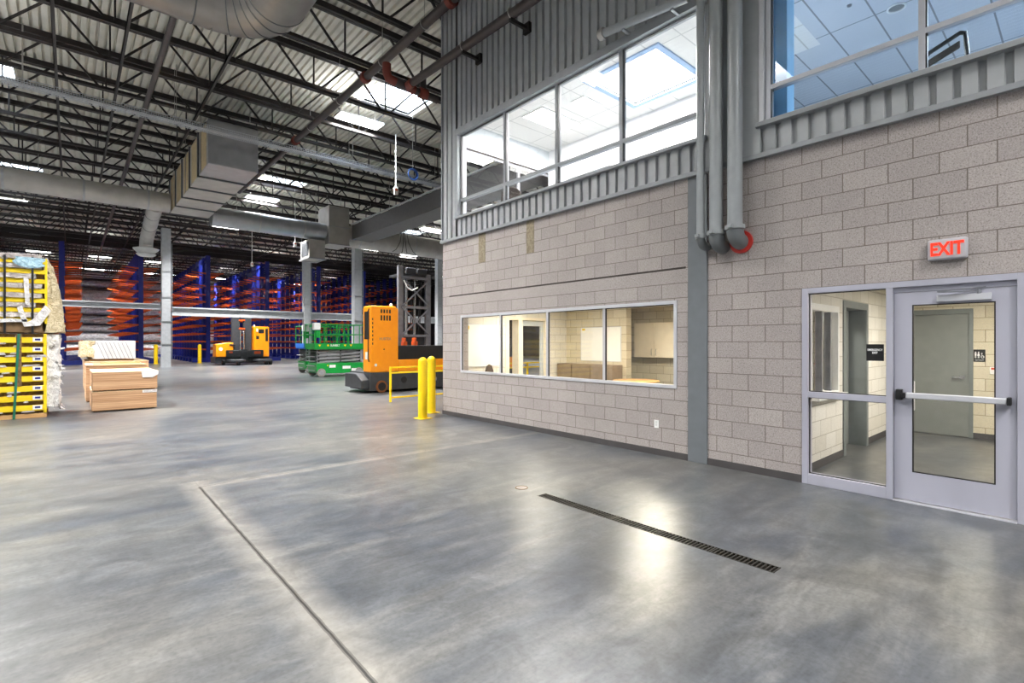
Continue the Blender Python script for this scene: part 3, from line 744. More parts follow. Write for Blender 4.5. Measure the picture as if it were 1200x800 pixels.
office_chair(7.25, 8.75, 0, .5, 'dark round-backed chair in front of the end wall whiteboard', .66)

# upper rooms
ZU = 3.9
ZUC = 6.66
m = MB(); cells(m, 'z', ZUC, ZUC+.04, (WX+WT, 9.55), (2.98, YC-WT), [(7.53, 8.98, 4.86, 6.31)]); m.build('ceiling_upper', M['tiles_up'], kind='structure', smooth=False)
m = MB(); m.box(9.52, 9.65, 4.6, YC-WT, ZU, ZUC); m.box(9.65, 14.5, 4.6, 4.72, ZU, ZUC); m.build('wall_office_back', M['drywall'], kind='structure', smooth=False)
m = MB(); cells(m, 'y', YC-WT-.012, YC-WT-.001, (WX+WT, 9.52), (ZU, ZUC), [(6.75, 9.5, 4.3, 6.09)]); m.build('wall_office_end', M['drywall_grey'], kind='structure', smooth=False)
m = MB(); m.box(WX+WT, 14.5, -4.2, YC-WT, ZU-.12, ZU); m.build('floor_upper', M['drywall_grey'], kind='structure', smooth=False)
# big square luminous panel in the office ceiling
s = thing('luminous_panel', 'big square glowing panel in the upper office ceiling', 'ceiling light', (8.25, 5.58, ZUC))
q = MB(); cells(q, 'z', ZUC-.03, ZUC+.06, (7.42, 9.09), (4.75, 6.42), [(7.53, 8.98, 4.86, 6.31)]); q.build('light_frame', M['shaft'], s, smooth=False)
q = MB(); q.box(7.53, 8.98, 4.86, 6.31, ZUC+.03, ZUC+.05); q.build('light_lens', M['troffer'], s, smooth=False)
la = bpy.data.lights.new('panel', 'AREA'); la.shape = 'RECTANGLE'; la.size = 1.4; la.size_y = 1.4; la.energy = 260; la.color = (1,.99,.97)
lo = bpy.data.objects.new('panel_lamp', la); COL.objects.link(lo); lo.parent = s; lo.location = (0,0,.02)
m = MB(); cells(m, 'y', YC-.13, YC-.07, (6.75, 10.3), (4.3, 6.09), [(6.80, 8.5, 4.35, 6.04), (8.55, 10.25, 4.35, 6.04)])
w = thing('window_5', None, None, (8.5, YC-.1, 4.3), kind='structure')
m.build('window_frame', M['alu'], w)
for a, b in ((6.80, 8.5), (8.55, 10.25)):
    q = MB(); q.box(a, b, YC-.103, YC-.097, 4.35, 6.04); q.build('pane', M['pane'], w, smooth=False)
s = thing('partition_panel', 'lilac fabric partition standing in the upper office', 'partition', (8.3, 7.0, ZU))
q = MB(); q.box(7.62, 7.68, 5.95, 6.95, ZU+.05, 4.93); q.build('panel_fabric', M['lilac'], s, bevel=.008)
q = MB(); q.box(7.61, 7.69, 5.93, 5.95, ZU, 4.95); q.box(7.61, 7.69, 6.95, 6.97, ZU, 4.95); q.box(7.61,7.69,5.95,6.95,4.93,4.95); q.build('panel_frame', M['alu'], s)
office_chair(7.35, 8.35, ZU, 2.2, 'dark office chair behind the sill of the long upper window', .62)
s = thing('office_desk', 'white desk behind the far end of the upper window', 'desk', (7.5, 8.8, ZU))
q = MB(); q.box(6.9, 8.7, 8.6, 9.3, ZU+.70, ZU+.74); q.build('desk_top', M['white'], s, bevel=.004)
for a in ((6.95,8.65),(8.6,8.65),(6.95,9.2),(8.6,9.2)):
    q = MB(); q.box(a[0],a[0]+.05,a[1],a[1]+.05,ZU,ZU+.70); q.build('leg', M['alu'], s)
# right-hand upper room
m = MB(); m.box(WX+WT, 14.5, -4.2, 2.98, ZUC, ZUC+.04); m.box(9.55, 14.5, 2.98, 4.72, ZUC, ZUC+.04); m.build('ceiling_upper_right', M['tiles_r'], kind='structure', smooth=False)
m = MB(); m.box(14.4, 14.5, -4.2, 4.6, ZU, ZUC); m.box(WX+WT, 14.4, -4.3, -4.2, ZU, ZUC); m.build('wall_upper_room', M['drywall_grey'], kind='structure', smooth=False)
m = MB(); m.box(WX+WT+.005, 6.75, 2.40, 2.82, ZU, ZUC-.001); m.build('wall_upper_pier', M['blue_wall'], kind='structure', smooth=False)
s = thing('recessed_light', 'round recessed downlight in the upper right ceiling', 'ceiling light', (9.37, 1.9, ZUC))
q = MB(); q.torus((9.37,1.9,ZUC-.006),.11,.014,'z',28,8); q.build('light_ring', M['white'], s)
q = MB(); q.cyl((9.37,1.9,ZUC-.004),(9.37,1.9,ZUC-.001),.10,24); q.build('light_lens', M['chrome'], s)
s = thing('fire_sprinkler', 'small fire sprinkler in the upper right tiled ceiling', 'sprinkler', (8.77, 2.35, ZUC))
q = MB(); q.lathe((8.77,2.35,ZUC-.03),[(.008,0),(.03,.012),(.012,.02),(.035,.03)],14); q.build('sprinkler_body', M['mast'], s)
s = thing('desk_chair', 'dark open-backed chair behind the upper right window sill', 'chair', (7.3, 1.0, ZU))
q = MB(); q.tube([(7.3,1.24,4.55),(7.3,1.22,4.84),(7.3,1.18,4.88),(7.32,.92,4.995),(7.33,.88,4.98),(7.34,.86,4.7),(7.34,.86,4.5)], .024, 10); q.build('back_frame', M['black'], s)
q = MB(); q.prism([(1.21,4.72),(1.21,4.80),(.92,4.91),(.92,4.83)], 'x', 7.30, 7.33); q.build('backrest', M['fabric'], s, bevel=.01)
q = MB(); q.box(7.3,7.75,.85,1.25,4.32,4.38); q.build('seat', M['fabric'], s, bevel=.02)
for a in ((7.32,.88),(7.32,1.22),(7.72,.88),(7.72,1.22)):
    q = MB(); q.cyl((a[0],a[1],ZU),(a[0],a[1],4.5 if a[0]<7.5 else 4.33),.018,8); q.build('leg', M['black'], s)

# ------------------------------------------------------------------ shell of the warehouse
def shell(name, mat, *boxes):
    m = MB()
    for b in boxes: m.box(*b)
    return m.build(name, mat, kind='structure', smooth=False)
shell('wall_left', M['drywall_grey'], (XL-.2, XL, YN, YF, 0, ZD))
shell('wall_near', M['drywall_grey'], (XL, XR, YN-.2, YN, 0, ZD))
shell('wall_far_right', M['darkwall'], (XR, XR+.2, YN, YF, 0, ZD))
shell('wall_back', M['darkwall'], (XL, XR, YF, YF+.2, 0, ZD))
# roof deck with skylight openings
HOLES = [(7.93, 9.92, 15.68, 17.5), (7.9, 9.8, 28.35, 29.8), (-3.4, -1.4, 22.2, 24.1), (-3.2, -1.1, 34.75, 36.15), (19.2, 21.2, 34.7, 36.2), (7.9, 9.8, 41.0, 42.6)]
m = MB()
pitch = .20
def deckstrip(x0, x1, y0, y1):
    """one flute of the deck: flat pan, narrow upstand"""
    pr = [(x0, ZD), (x0+.125, ZD), (x0+.135, ZD+.09), (x1-.01, ZD+.09), (x1, ZD)]
    o = len(m.v)
    for x, z in pr: m.v += [(x,y0,z),(x,y1,z)]
    for i in range(len(pr)-1): m.f.append((o+2*i,o+2*i+1,o+2*i+3,o+2*i+2))
x = XL
while x < XR - .01:
    cuts = [(h[2], h[3]) for h in HOLES if h[0] < x+pitch and h[1] > x]
    y = YN
    for a, b in sorted(cuts):
        deckstrip(x, x+pitch, y, a); y = b
    deckstrip(x, x+pitch, y, YF)
    x += pitch
m.build('ceiling_deck', M['deck'], kind='structure', smooth=False)
# a roof skin above so that no daylight leaks past the flutes
m = MB(); cells(m, 'z', ZD+.12, ZD+.2, (XL-.3, XR+.3), (YN-.3, YF+.3), HOLES); m.build('ceiling_roof', M['deck'], kind='structure', smooth=False)
SKYL = ['bright roof skylight beside the corner siding', 'bright roof skylight above the round duct by the rectangular duct', 'bright roof skylight at the upper left edge', 'bright roof skylight just over the left round duct', 'bright roof skylight low beside the corner siding, beyond the dark duct', 'bright roof skylight furthest off, above the racks']
for i, (x0, x1, y0, y1) in enumerate(HOLES):
    s = thing('skylight', SKYL[i], 'skylight', ((x0+x1)/2, (y0+y1)/2, ZD), group='roof skylights')
    xa, xb = math.floor((x0-XL)/pitch)*pitch+XL, math.ceil((x1-XL)/pitch)*pitch+XL
    q = MB(); cells(q, 'z', ZD-.02, ZD+.2, (xa-.06, xb+.06), (y0-.06, y1+.06), [(x0, x1, y0, y1)])
    q.build('curb', M['deck'], s)
    q = MB(); q.box(x0, x1, y0, y1, ZD+.20, ZD+.206); q.build('glazing', M['sky_glaze'], s, smooth=False)
    if True:
        q = MB()
        for k in (1, 2): q.box(x0+(x1-x0)*k/3-.015, x0+(x1-x0)*k/3+.015, y0, y1, ZD+.05, ZD+.08)
        q.build('glazing_bar', M['column_light'], s)
    po = bpy.data.lights.new('portal', 'AREA'); po.shape = 'RECTANGLE'; po.size = x1-x0; po.size_y = y1-y0; po.cycles.is_portal = True
    lo = bpy.data.objects.new('skylight_portal', po); COL.objects.link(lo); lo.location = ((x0+x1)/2, (y0+y1)/2, ZD+.19)

# far wall: foil insulation between girts
FX0, FX1 = -8.0, 40.0
bands = [(.01, 1.5, 1), (1.7, 2.85, 1), (2.95, 3.75, 1), (3.9, 4.85, 1), (5.0, 6.0, 1), (6.37, 7.85, 1), (8.27, 9.05, 1), (9.27, 9.95, 1)]
for i, (z0, z1, k) in enumerate(bands):
    q = MB()
    nx = 96; nz = 6
    o = 0
    vs = []; fs = []
    for a in range(nx+1):
        x = FX0 + (FX1-FX0)*a/nx
        for b in range(nz+1):
            t = b/nz
            bul = math.sin(PI*t)*.28 + noise.noise(Vector((x*1.1, z0*3+t*2, 1.3)))*.10*math.sin(PI*t)
            vs.append((x, YF-.012-bul, z0+(z1-z0)*t))
    for a in range(nx):
        for b in range(nz):
            i0 = a*(nz+1)+b; fs.append((i0, i0+1, i0+nz+2, i0+nz+1))
    q.add(vs, fs)
    q.build('insulation_band', M['foil'], label='%s silver foil insulation band up the far wall' % ordinal(i), cat='wall insulation', group='foil bands on the far wall')
for i, z in enumerate((1.6, 2.9, 3.82, 4.92, 6.3, 8.2, 9.2)):
    q = MB(); q.box(XL, XR, YF-.22, YF, z-.06, z+.06); q.build('trim_%d' % (10+i), M['girt'], kind='structure')

# ------------------------------------------------------------------ roof joists
JY = [8.75, 10.88, 13.03] + [15.33+2.07*k for k in range(30)]
P0, PS = .79, 2.35
def chordpair(q, x0, x1, z, h, w=.05, gap=.03):
    q.box(x0, x1, -gap/2-w, -gap/2, z, z+h); q.box(x0, x1, gap/2, gap/2+w, z, z+h)
web_meshes = {}
def webbar(kind, name, root, x, y):
    """one web member at a panel point; meshes shared between joists"""
    if kind not in web_meshes:
        q = MB()
        zt, zb = ZD-.08, ZC+.03
        if kind == 'v': q.bar((0,0,zb),(0,0,zt),.04)
        elif kind == 'l': q.bar((-.12,0,zb),(-PS/2+.06,0,zt),.05)
        elif kind == 'r': q.bar((.12,0,zb),(PS/2-.06,0,zt),.05)
        me = bpy.data.meshes.new('web'); me.from_pydata(q.v, [], q.f); me.materials.append(M['joist']); web_meshes[kind] = me
    o = bpy.data.objects.new(name, web_meshes[kind]); COL.objects.link(o); o.parent = root; o.location = (x, 0, 0)
    return o
far_mesh = None
for i, y in enumerate(JY):
    xe = XR if y > YC else WX-.05
    lab = '%s dark open-web roof joist counting from the camera' % ordinal(i)
    if i < 12:
        root = thing('roof_joist', lab, 'roof joist', (0, y, 0), group='open-web roof joists')
        q = MB(); chordpair(q, XL, xe, ZC, .09, .065); q.v = [(a, b+y, c) for a, b, c in q.v]; q.build('bottom_chord', M['joist'], root, smooth=False)
        q = MB(); chordpair(q, XL, xe, ZD-.16, .16, .08); q.v = [(a, b+y, c) for a, b, c in q.v]; q.build('top_chord', M['joist'], root, smooth=False)
        for k in range(-7, 18):
            x = P0 + PS*k
            if x > xe - .3: continue
            near = -6 < x < 24
            if near or k % 1 == 0:
                for kd in ('v', 'l', 'r'):
                    if x + (PS/2 if kd == 'r' else 0) > xe: continue
                    if not near: continue
                    webbar(kd, 'web_bar', root, x, y)
    else:
        if far_mesh is None:
            q = MB(); chordpair(q, XL, XR, ZC, .09, .065); chordpair(q, XL, XR, ZD-.16, .16, .08)
            zt, zb = ZD-.08, ZC+.03
            for k in range(-6, 18):
                x = P0+PS*k
                if x+PS/2 > XR: continue
                q.bar((x,0,zb),(x,0,zt),.04); q.bar((x-.12,0,zb),(x-PS/2+.06,0,zt),.05); q.bar((x+.12,0,zb),(x+PS/2-.06,0,zt),.05)
            o = q.build('roof_joist', M['joist'], smooth=False, loc=(0,0,0)); far_mesh = o
        else:
            o = far_mesh.copy(); COL.objects.link(o)
        o.location = (0, y, 0); tag(o, lab, 'roof joist', 'open-web roof joists')
# bridging angles along the building, on the bottom chords
for i, (bx, lab) in enumerate(((-.32, 'dark bridging bar straight down the far left of the roof'), (1.02, 'dark bridging bar second across the roof, left of the rectangular duct'), (3.15, 'dark bridging bar running over the top of the rectangular duct'), (12.6, 'dark bridging bar out beyond the corner siding'))):
    q = MB(); q.box(bx-.035, bx+.035, 8.75 if bx < 6 else YC, 72.6, ZC-.05, ZC); q.box(bx-.035, bx-.02, 8.75 if bx < 6 else YC, 72.6, ZC-.05, ZC+.02)
    q.build('roof_bridging', M['joist'], label=lab, cat='roof bridging', group='bridging bars', smooth=False)
q = MB(); q.cyl((1.78, 13.1, ZC-.08), (1.78, 60, ZC-.08), .075, 12); q.build('sprinkler_line', M['pipe_dark'], label='dark sprinkler line along the roof left of the rectangular duct', cat='pipe')
# girder over the rack fronts
q = MB(); q.box(XL, XR, 50.15, 50.45, 9.05, 9.12); q.box(XL, XR, 50.15, 50.45, 9.83, 9.9); q.box(XL, XR, 50.28, 50.32, 9.12, 9.83)
q.build('roof_girder', M['joist'], label='deep dark roof girder crossing above the front of the racks', cat='roof girder', smooth=False)

# sprinkler mains with orange couplings
s = thing('sprinkler_main', 'dark sprinkler main running under the joists beside the corner siding', 'pipe', (6.15, 9, 9.0))
q = MB(); q.cyl((6.15, 7.2, 8.97), (6.15, 27.2, 8.97), .105, 16); q.build('pipe_run', M['pipe_dark'], s)
for yy in (9.02, 13.2, 19.0):
    q = MB(); q._lathe(Vector((6.15,yy,8.97)), Vector((0,1,0)), [(.105,-.09),(.15,-.07),(.15,.07),(.105,.09)], 18); q.build('pipe_coupling', M['coupling'], s, label='orange pipe coupling')
for yy in (10.1, 12.2, 15.0, 17.5):
    q = MB(); q.torus((6.15,yy,8.97), .112, .012, 'y', 20, 6); q.cyl((6.15,yy,9.08),(6.15,yy,ZD),.007,6); q.build('pipe_hanger', M['wire'], s)
s = thing('sprinkler_branch', 'dark sprinkler pipe bracketed off the siding corner, ending in orange elbows', 'pipe', (5.9, 8, 7.5))
q = MB(); q.cyl((5.9, 4.0, 7.35), (5.9, 10.25, 7.58), .085, 16); q.build('pipe_run', M['pipe_dark'], s)
q = MB(); q.tube([(5.9,10.2,7.578),(5.9,10.38,7.585),(5.96,10.47,7.585),(6.1,10.5,7.585)], .10, 14); q.build('pipe_elbow', M['coupling'], s, label='orange elbow')
q = MB(); q.cyl((5.6,10.5,7.62),(6.75,10.5,7.55),.085,14); q.cyl((6.35,10.5,7.58),(6.35,10.5,8.1),.08,14); q.build('pipe_cross', M['pipe_dark'], s)
q = MB(); q.tube([(5.62,10.5,7.62),(5.45,10.5,7.64),(5.4,10.5,7.75),(5.4,10.5,7.95)], .1, 14); q.build('pipe_elbow', M['coupling'], s, label='orange elbow')
q = MB(); q._lathe(Vector((6.35,10.5,7.58)), Vector((1,0,0)), [(.08,-.12),(.125,-.1),(.125,.1),(.08,.12)], 16); q.build('pipe_coupling', M['coupling'], s, label='orange pipe coupling')
for yy in (8.2, 6.75):
    q = MB(); zz = 7.38+.0368*(yy-4)-.02
    q.box(5.86, WX-.02, yy-.03, yy+.03, zz-.15, zz-.09); q.box(6.24, WX-.02, yy-.08, yy+.08, zz-.2, zz-.02); q.build('pipe_bracket', M['joist'], s)
    q = MB(); q.torus((5.9,yy,zz+.0), .092, .011, 'y', 20, 6); q.build('pipe_hanger', M['wire'], s)

# ------------------------------------------------------------------ ducts
# big round duct overhead with a gored elbow turning back over the camera
s = thing('overhead_duct', 'large round duct with gored elbow hanging overhead at the top edge', 'air duct', (1.5, 12.2, 8.9))
dz, dyc, dr = 8.93, 12.25, .62
q = MB(); q.cyl((-13.8, dyc, dz), (2.25, dyc, dz), dr, 40); q.build('duct_run', M['galv_dark'], s)
for xx in (.62, 1.9):
    q = MB(); q.torus((xx, dyc, dz), dr, .016, 'x', 40, 6); q.build('duct_seam', M['duct_flange'], s)
R = 1.0
for k in range(5):
    a0, a1 = PI/2*k/5, PI/2*(k+1)/5
    def ep(a): return (2.25+R*math.sin(a), dyc-R*(1-math.cos(a)), dz)
    q = MB(); q.tube([ep(a0), ep(a1)], dr, 36, caps=False); q.build('elbow_gore', M['galv_dark'], s)
    q = MB(); c = Vector(ep(a1)); t = Vector((math.cos(a1), -math.sin(a1), 0)); b = Vector((0,0,1)); n2 = t.cross(b)
    q.tube([c + (b*math.cos(2*PI*j/36)+n2*math.sin(2*PI*j/36))*dr for j in range(37)], .012, 6, caps=False); q.build('duct_seam', M['duct_flange'], s)
q = MB(); q.cyl((3.25, dyc-R, dz), (3.25, 3.0, dz), dr, 36); q.build('duct_run', M['galv_dark'], s)
# rectangular duct with stepped flanges
s = thing('rectangular_duct', 'big rectangular sheet-metal duct with ribbed underside hung from the roof', 'air duct', (4.25, 24, 7.67))
X0, X1, Z0, Z1, YA, YB = 3.48, 5.03, 7.67, 9.19, 19.5, 28.3
nsec = 5; ln = (YB-YA)/nsec
for k in range(nsec):
    a, b = YA+k*ln, YA+(k+1)*ln
    q = MB(); q.box(X0, X1, a+.03, b-.03, Z0, Z1)
    q.build('duct_section', M['galv_dull'] if k else M['galv'], s, bevel=.006)
    q = MB(); q.box(X0-.004, X0-.001, a+.35, b-.35, Z0+.03, Z1-.03); q.build('side_panel', M['duct_side'], s, label='buff side panel')
    q = MB(); cells(q, 'y', b-.05 if k < nsec-1 else b-.06, b+.05 if k < nsec-1 else b, (X0-.045, X1+.045), (Z0-.045, Z1+.045), [(X0+.01, X1-.01, Z0+.01, Z1-.01)]); q.build('duct_flange', M['duct_flange'], s)
q = MB(); q.box(X0+.02, X1-.02, YA-.004, YA+.02, Z0+.02, Z0+.35); q.build('end_panel', M['galv'], s)
for xx in (X0-.02, X1+.02):
    for yy in (YA+1.2, YA+4.4, YA+7.6):
        q = MB(); q.bar((xx, yy, Z0), (xx, yy, ZD), .02); q.build('duct_hanger', M['wire'], s)
# left round duct with drop
s = thing('left_round_duct', 'round duct running left off the rectangular duct', 'air duct', (-5, 28.6, 8.0))
q = MB(); q.cyl((-13.8, 27.9, 8.05), (3.42, 27.9, 8.05), .43, 32); q.build('duct_run', M['galv_dull'], s)
for xx in (2.6, .4, -2.0, -4.5):
    q = MB(); q._lathe(Vector((xx,27.9,8.05)), Vector((1,0,0)), [(.43,-.04),(.445,-.03),(.445,.03),(.43,.04)], 32); q.build('duct_seam', M['galv'], s)
s = thing('diffuser_drop', 'round branch duct ending in a white disc diffuser left of the rectangular duct', 'air duct', (3.05, 31, 8))
q = MB(); q.tube([(2.95,28.36,7.95),(2.98,29.5,7.9),(3.02,31.0,7.7),(3.05,32.4,7.45),(3.06,33.3,7.25),(3.06,33.6,7.05),(3.06,33.65,6.75)], .31, 26); q.build('duct_run', M['galv_dull'], s)
for p in ((2.985,29.9,7.86),(3.03,31.6,7.6)):
    q = MB(); q.torus(p, .315, .018, 'y', 28, 6); q.build('duct_seam', M['duct_flange'], s)
q = MB(); q._lathe(Vector((3.06,33.65,6.35)), Vector((0,0,1)), [(.30,0),(.34,.04),(.36,.10),(.56,.30),(.60,.36),(.34,.44)], 32); q.build('diffuser_disc', M['reflector'], s)
for r0 in (.46, .40):
    q = MB(); q._lathe(Vector((3.06,33.65,6.30 if r0 < .45 else 6.36)), Vector((0,0,1)), [(r0*.8,0),(r0,.05),(r0*.98,.06),(r0*.78,.01)], 28); q.build('diffuser_ring', M['white'], s)
# right round duct, plenum boxes, duct beyond
s = thing('right_round_duct', 'shiny round duct running right off the rectangular duct', 'air duct', (7.5, 27.9, 7.9))
q = MB(); q.cyl((5.09, 27.9, 7.74), (10.56, 27.9, 7.74), .47, 36); q.build('duct_run', M['galv'], s)
for xx in (7.2, 9.4):
    q = MB(); q._lathe(Vector((xx,27.9,7.74)), Vector((1,0,0)), [(.47,-.03),(.485,-.02),(.485,.02),(.47,.03)], 36); q.build('duct_seam', M['galv_dull'], s)
s = thing('duct_plenum', 'tall sheet-metal plenum box at the end of the shiny round duct', 'duct box', (11.2, 28.3, 8))
q = MB(); q.box(10.6, 11.75, 27.3, 28.9, 7.05, 9.15); q.build('plenum_body', M['galv_dull'], s, bevel=.01)
q = MB(); q.box(10.57, 11.78, 27.27, 27.33, 7.03, 7.08); q.box(10.57,11.78,27.27,27.33,8.0,8.04); q.build('plenum_flange', M['galv'], s)
s = thing('return_air_box', 'lower sheet-metal box hanging below the shiny round duct', 'duct box', (10.2, 28.3, 7))
q = MB(); q.box(9.66, 10.50, 27.6, 29.0, 6.22, 7.22); q.build('box_body', M['galv_dull'], s, bevel=.008)
q = MB(); cells(q, 'z', 6.17, 6.24, (9.61, 10.55), (27.55, 29.05), [(9.7, 10.46, 27.65, 28.95)]); q.build('box_flange', M['galv'], s)
q = MB(); q.box(9.645, 9.66, 27.75, 28.85, 6.35, 7.1)
for k in range(6): q.box(9.632, 9.65, 27.8, 28.8, 6.4+.11*k, 6.46+.11*k)
q.build('box_grille', M['duct_flange'], s)
s = thing('pale_round_duct', 'wide pale round duct passing behind the corner siding', 'air duct', (18, 28.5, 7.6))
q = MB(); q.cyl((11.79, 28.1, 7.75), (27, 28.1, 7.75), .62, 36); q.build('duct_run', M['galv_dull'], s)
for xx in (12.6, 16.2, 19.5):
    q = MB(); q._lathe(Vector((xx,28.1,7.75)), Vector((1,0,0)), [(.62,-.03),(.635,-.02),(.635,.02),(.62,.03)], 36); q.build('duct_seam', M['galv'], s)
s = thing('dark_flat_duct', 'dark flat-sided duct with pale top edge beside the corner siding', 'air duct', (12.1, 20, 7.3))
q = MB(); q.box(11.9, 13.1, 11.0, 27.3, 7.42, 8.22); q.build('duct_run', M['dark_duct'], s, bevel=.01)
q = MB(); q.cyl((11.86, 11.0, 8.26), (11.86, 27.3, 8.26), .045, 10); q.build('conduit', M['column_light'], s)

def hangers(root, pts, r):
    for x, y, z in pts:
        q = MB(); q.bar((x, y, z), (x, y, ZD), .02); q.build('duct_hanger', M['wire'], root)
for nm, pts in (('overhead_duct', [(-3, 12.25, 9.5), (1.2, 12.25, 9.5)]), ('left_round_duct', [(-6, 27.9, 8.45), (-1, 27.9, 8.45)]), ('diffuser_drop', [(3.0, 30.4, 8.05), (3.04, 32.2, 7.75)]), ('right_round_duct', [(6.2, 27.9, 8.18), (9.0, 27.9, 8.18)]),
                ('duct_plenum', [(10.8, 28.1, 9.1), (11.6, 28.1, 9.1)]), ('return_air_box', [(9.69, 28.9, 7.2), (10.47, 28.9, 7.2)]), ('pale_round_duct', [(13.4, 28.1, 8.33), (22, 28.1, 8.33)]), ('dark_flat_duct', [(12.5, 14, 8.2), (12.5, 24, 8.2)])):
    hangers(bpy.data.objects[nm], pts, .02)
s = thing('cable_tray', 'bright wire-mesh cable tray crossing the roof in front of the rectangular duct', 'cable tray', (4, 19.15, 8.62))
tx0, tx1, ty0, ty1, tz = -9.0, 24.0, 18.98, 19.30, 8.60
q = MB()
for yy, zz in ((ty0,tz),(ty1,tz),(ty0,tz+.15),(ty1,tz+.15),(ty0,tz+.075),(ty1,tz+.075),(ty0+.11,tz),(ty1-.11,tz)): q.bar((tx0,yy,zz),(tx1,yy,zz),.014)
q.build('tray_wire', M['galv_bright'], s, smooth=False)
q = MB()
xx = tx0
while xx < tx1:
    q.bar((xx,ty0,tz),(xx,ty1,tz),.010); q.bar((xx,ty0,tz),(xx,ty0,tz+.15),.010); q.bar((xx,ty1,tz),(xx,ty1,tz+.15),.010); xx += .06
q.build('tray_rung', M['galv_bright'], s, smooth=False, kind='stuff')
q = MB()
for k in range(3): q.tube([(tx0+1.5*i, ty0+.08+.07*k+.02*math.sin(i*1.7+k), tz+.03) for i in range(23)], .018, 6)
q.build('tray_cable', M['white'], s)
for xx in (-6, -1, 2.5, 8.3, 12.3, 17, 22):
    q = MB(); q.bar((xx,ty0-.01,tz),(xx,ty0-.01,ZD),.014); q.bar((xx,ty1+.01,tz),(xx,ty1+.01,ZD),.014); q.build('tray_hanger', M['wire'], s)

# ------------------------------------------------------------------ pendant cords and a hose coil
for i, (x, y, z0, lab) in enumerate(((8.9, 16.6, 7.0, 'white pull-cord pendant with red tag nearest the corner siding'), (9.3, 28.8, 6.9, 'white pull-cord pendant hanging in front of the shiny round duct'), (8.9, 36.0, 6.6, 'white pull-cord pendant hanging over the racks left of the boxes'))):
    zt = ZC if i else ZC
    s = thing('cord_pendant', lab, 'cord pendant', (x, y, z0), group='hanging cord pendants')
    q = MB(); q.cyl((x,y,z0+.28),(x,y,zt),.02,8); q.build('cord', M['white'], s)
    q = MB(); q.box(x-.075,x+.075,y-.05,y+.05,z0,z0+.26); q.lathe((x,y,z0+.26),[(.05,0),(.03,.05),(.012,.07)],10); q.build('pendant_box', M['white'], s, bevel=.012)
    q = MB(); q.box(x-.05,x+.05,y-.056,y-.05,z0+.14,z0+.21); q.build('tag', M['tag_red'], s, label='red tag')
s = thing('hose_coil', 'blue hose coil hanging below the joists near the corner siding', 'hose coil', (10.1, 17, 8.1))
q = MB()
for k in range(4): q.torus((9.85+.01*k, 17.0+.04*k, 8.05+.015*k), .21-.012*k, .022, 'y', 28, 8)
q.build('hose', M['cable_blue'], s)
q = MB(); q.cyl((9.86,17.06,8.25),(9.86,17.06,ZD+.1),.008,6); q.build('hook', M['wire'], s)
for i, (x0, y0, lab) in enumerate(((15.2, 27.35, 'loose dark cable loops in front of the pale round duct'),)):
    s = thing('cable_bundle', lab, 'cable', (x0, y0, 7.5))
    for k, dx in enumerate((-.55, -.12, .16, .6)):
        q = MB(); q.tube([(x0+dx*.3, y0, ZD+.1),(x0+dx*.3, y0, 8.9),(x0+dx*.35, y0-.03, 8.2),(x0+dx*.5, y0-.06, 7.7),(x0+dx, y0-.05, 7.15+.1*abs(dx)),(x0+dx*1.4, y0-.02, 7.05)], .018, 6); q.build('cable', M['black'], s)

# ------------------------------------------------------------------ high-bay lights
LAMPW = 390
def high_bay(x, y, label, z=9.42, power=LAMPW, long=1.55, group='long high-bay lights', spread=112):
    s = thing('high_bay_light', label, 'ceiling light', (x, y, z), group=group)
    q = MB(); hw = .30
    q.prism([(y-hw-.03,z),(y+hw+.03,z),(y+hw-.06,z+.09),(y-hw+.06,z+.09)], 'x', x-long/2-.03, x+long/2+.03); q.build('reflector', M['reflector'], s, bevel=.006)
    q = MB(); q.box(x-long/2, x+long/2, y-hw, y+hw, z-.012, z+.002); q.build('lamp_lens', M['lamp'], s, smooth=False)
    for xx in (x-long/2+.2, x+long/2-.2):
        q = MB(); q.cyl((xx,y,z+.08),(xx,y,ZD),.006,6); q.build('hanger_wire', M['wire'], s)
    la = bpy.data.lights.new('high_bay', 'AREA'); la.shape = 'RECTANGLE'; la.size = long; la.size_y = hw*2; la.energy = power; la.color = (1, .985, .96); la.spread = math.radians(spread)
    lo = bpy.data.objects.new('high_bay_lamp', la); COL.objects.link(lo); lo.parent = s; lo.location = (0,0,-.02)
    lu = bpy.data.lights.new('high_bay_uplight', 'AREA'); lu.shape = 'RECTANGLE'; lu.size = long; lu.size_y = hw; lu.energy = min(power, 2*LAMPW)*.08
    lp = bpy.data.objects.new('high_bay_uplamp', lu); COL.objects.link(lp); lp.parent = s; lp.location = (0,0,.11); lp.rotation_euler.x = PI
    return s
LROW = {7.75: 'duct-side row', 18.9: 'row beyond the corner siding', -2.6: 'leftmost row', 2.0: 'narrow row over the left aisle'}
lights = [(7.65, 16.9), (7.8, 29.5), (7.9, 38.8), (8.1, 50.7), (-2.55, 38.8), (-2.5, 50.6), (18.9, 39.5), (18.9, 50.8), (18.7, 29.8),
          (1.85, 51.4), (2.0, 59.1), (-2.1, 59.2), (6.1, 59.4), (14.4, 51.5), (22.7, 39.8), (23.3, 60.0), (12.5, 60.0), (17.6, 60.2), (28.5, 40), (28.5, 29.5), (33, 50), (1.9, 69.5), (6.2, 69.5), (-2.2, 69.5), (14, 69.5), (23, 69.5)]  # the rearmost row is added to light the foil on the far wall
off = [(-6.2, 27.0), (-2.55, 16.9), (-2.55, 6.0), (1.6, 9.6), (2.6, -4.5), (-2.55, -3.5), (-8.5, 3), (-8.5, 14), (-8.5, 26), (-8.5, 38.8), (18.9, 17)]  # unseen fixtures, added as fill for the block wall and nearer floor
def lname(x, y): 
    side = 'on the duct side' if 6.5 < x < 9 else 'beyond the corner siding' if x > 17 else 'over the far racks' if y > 45 and x > 0 else 'over the left stacks'
    return side
cnt = {}
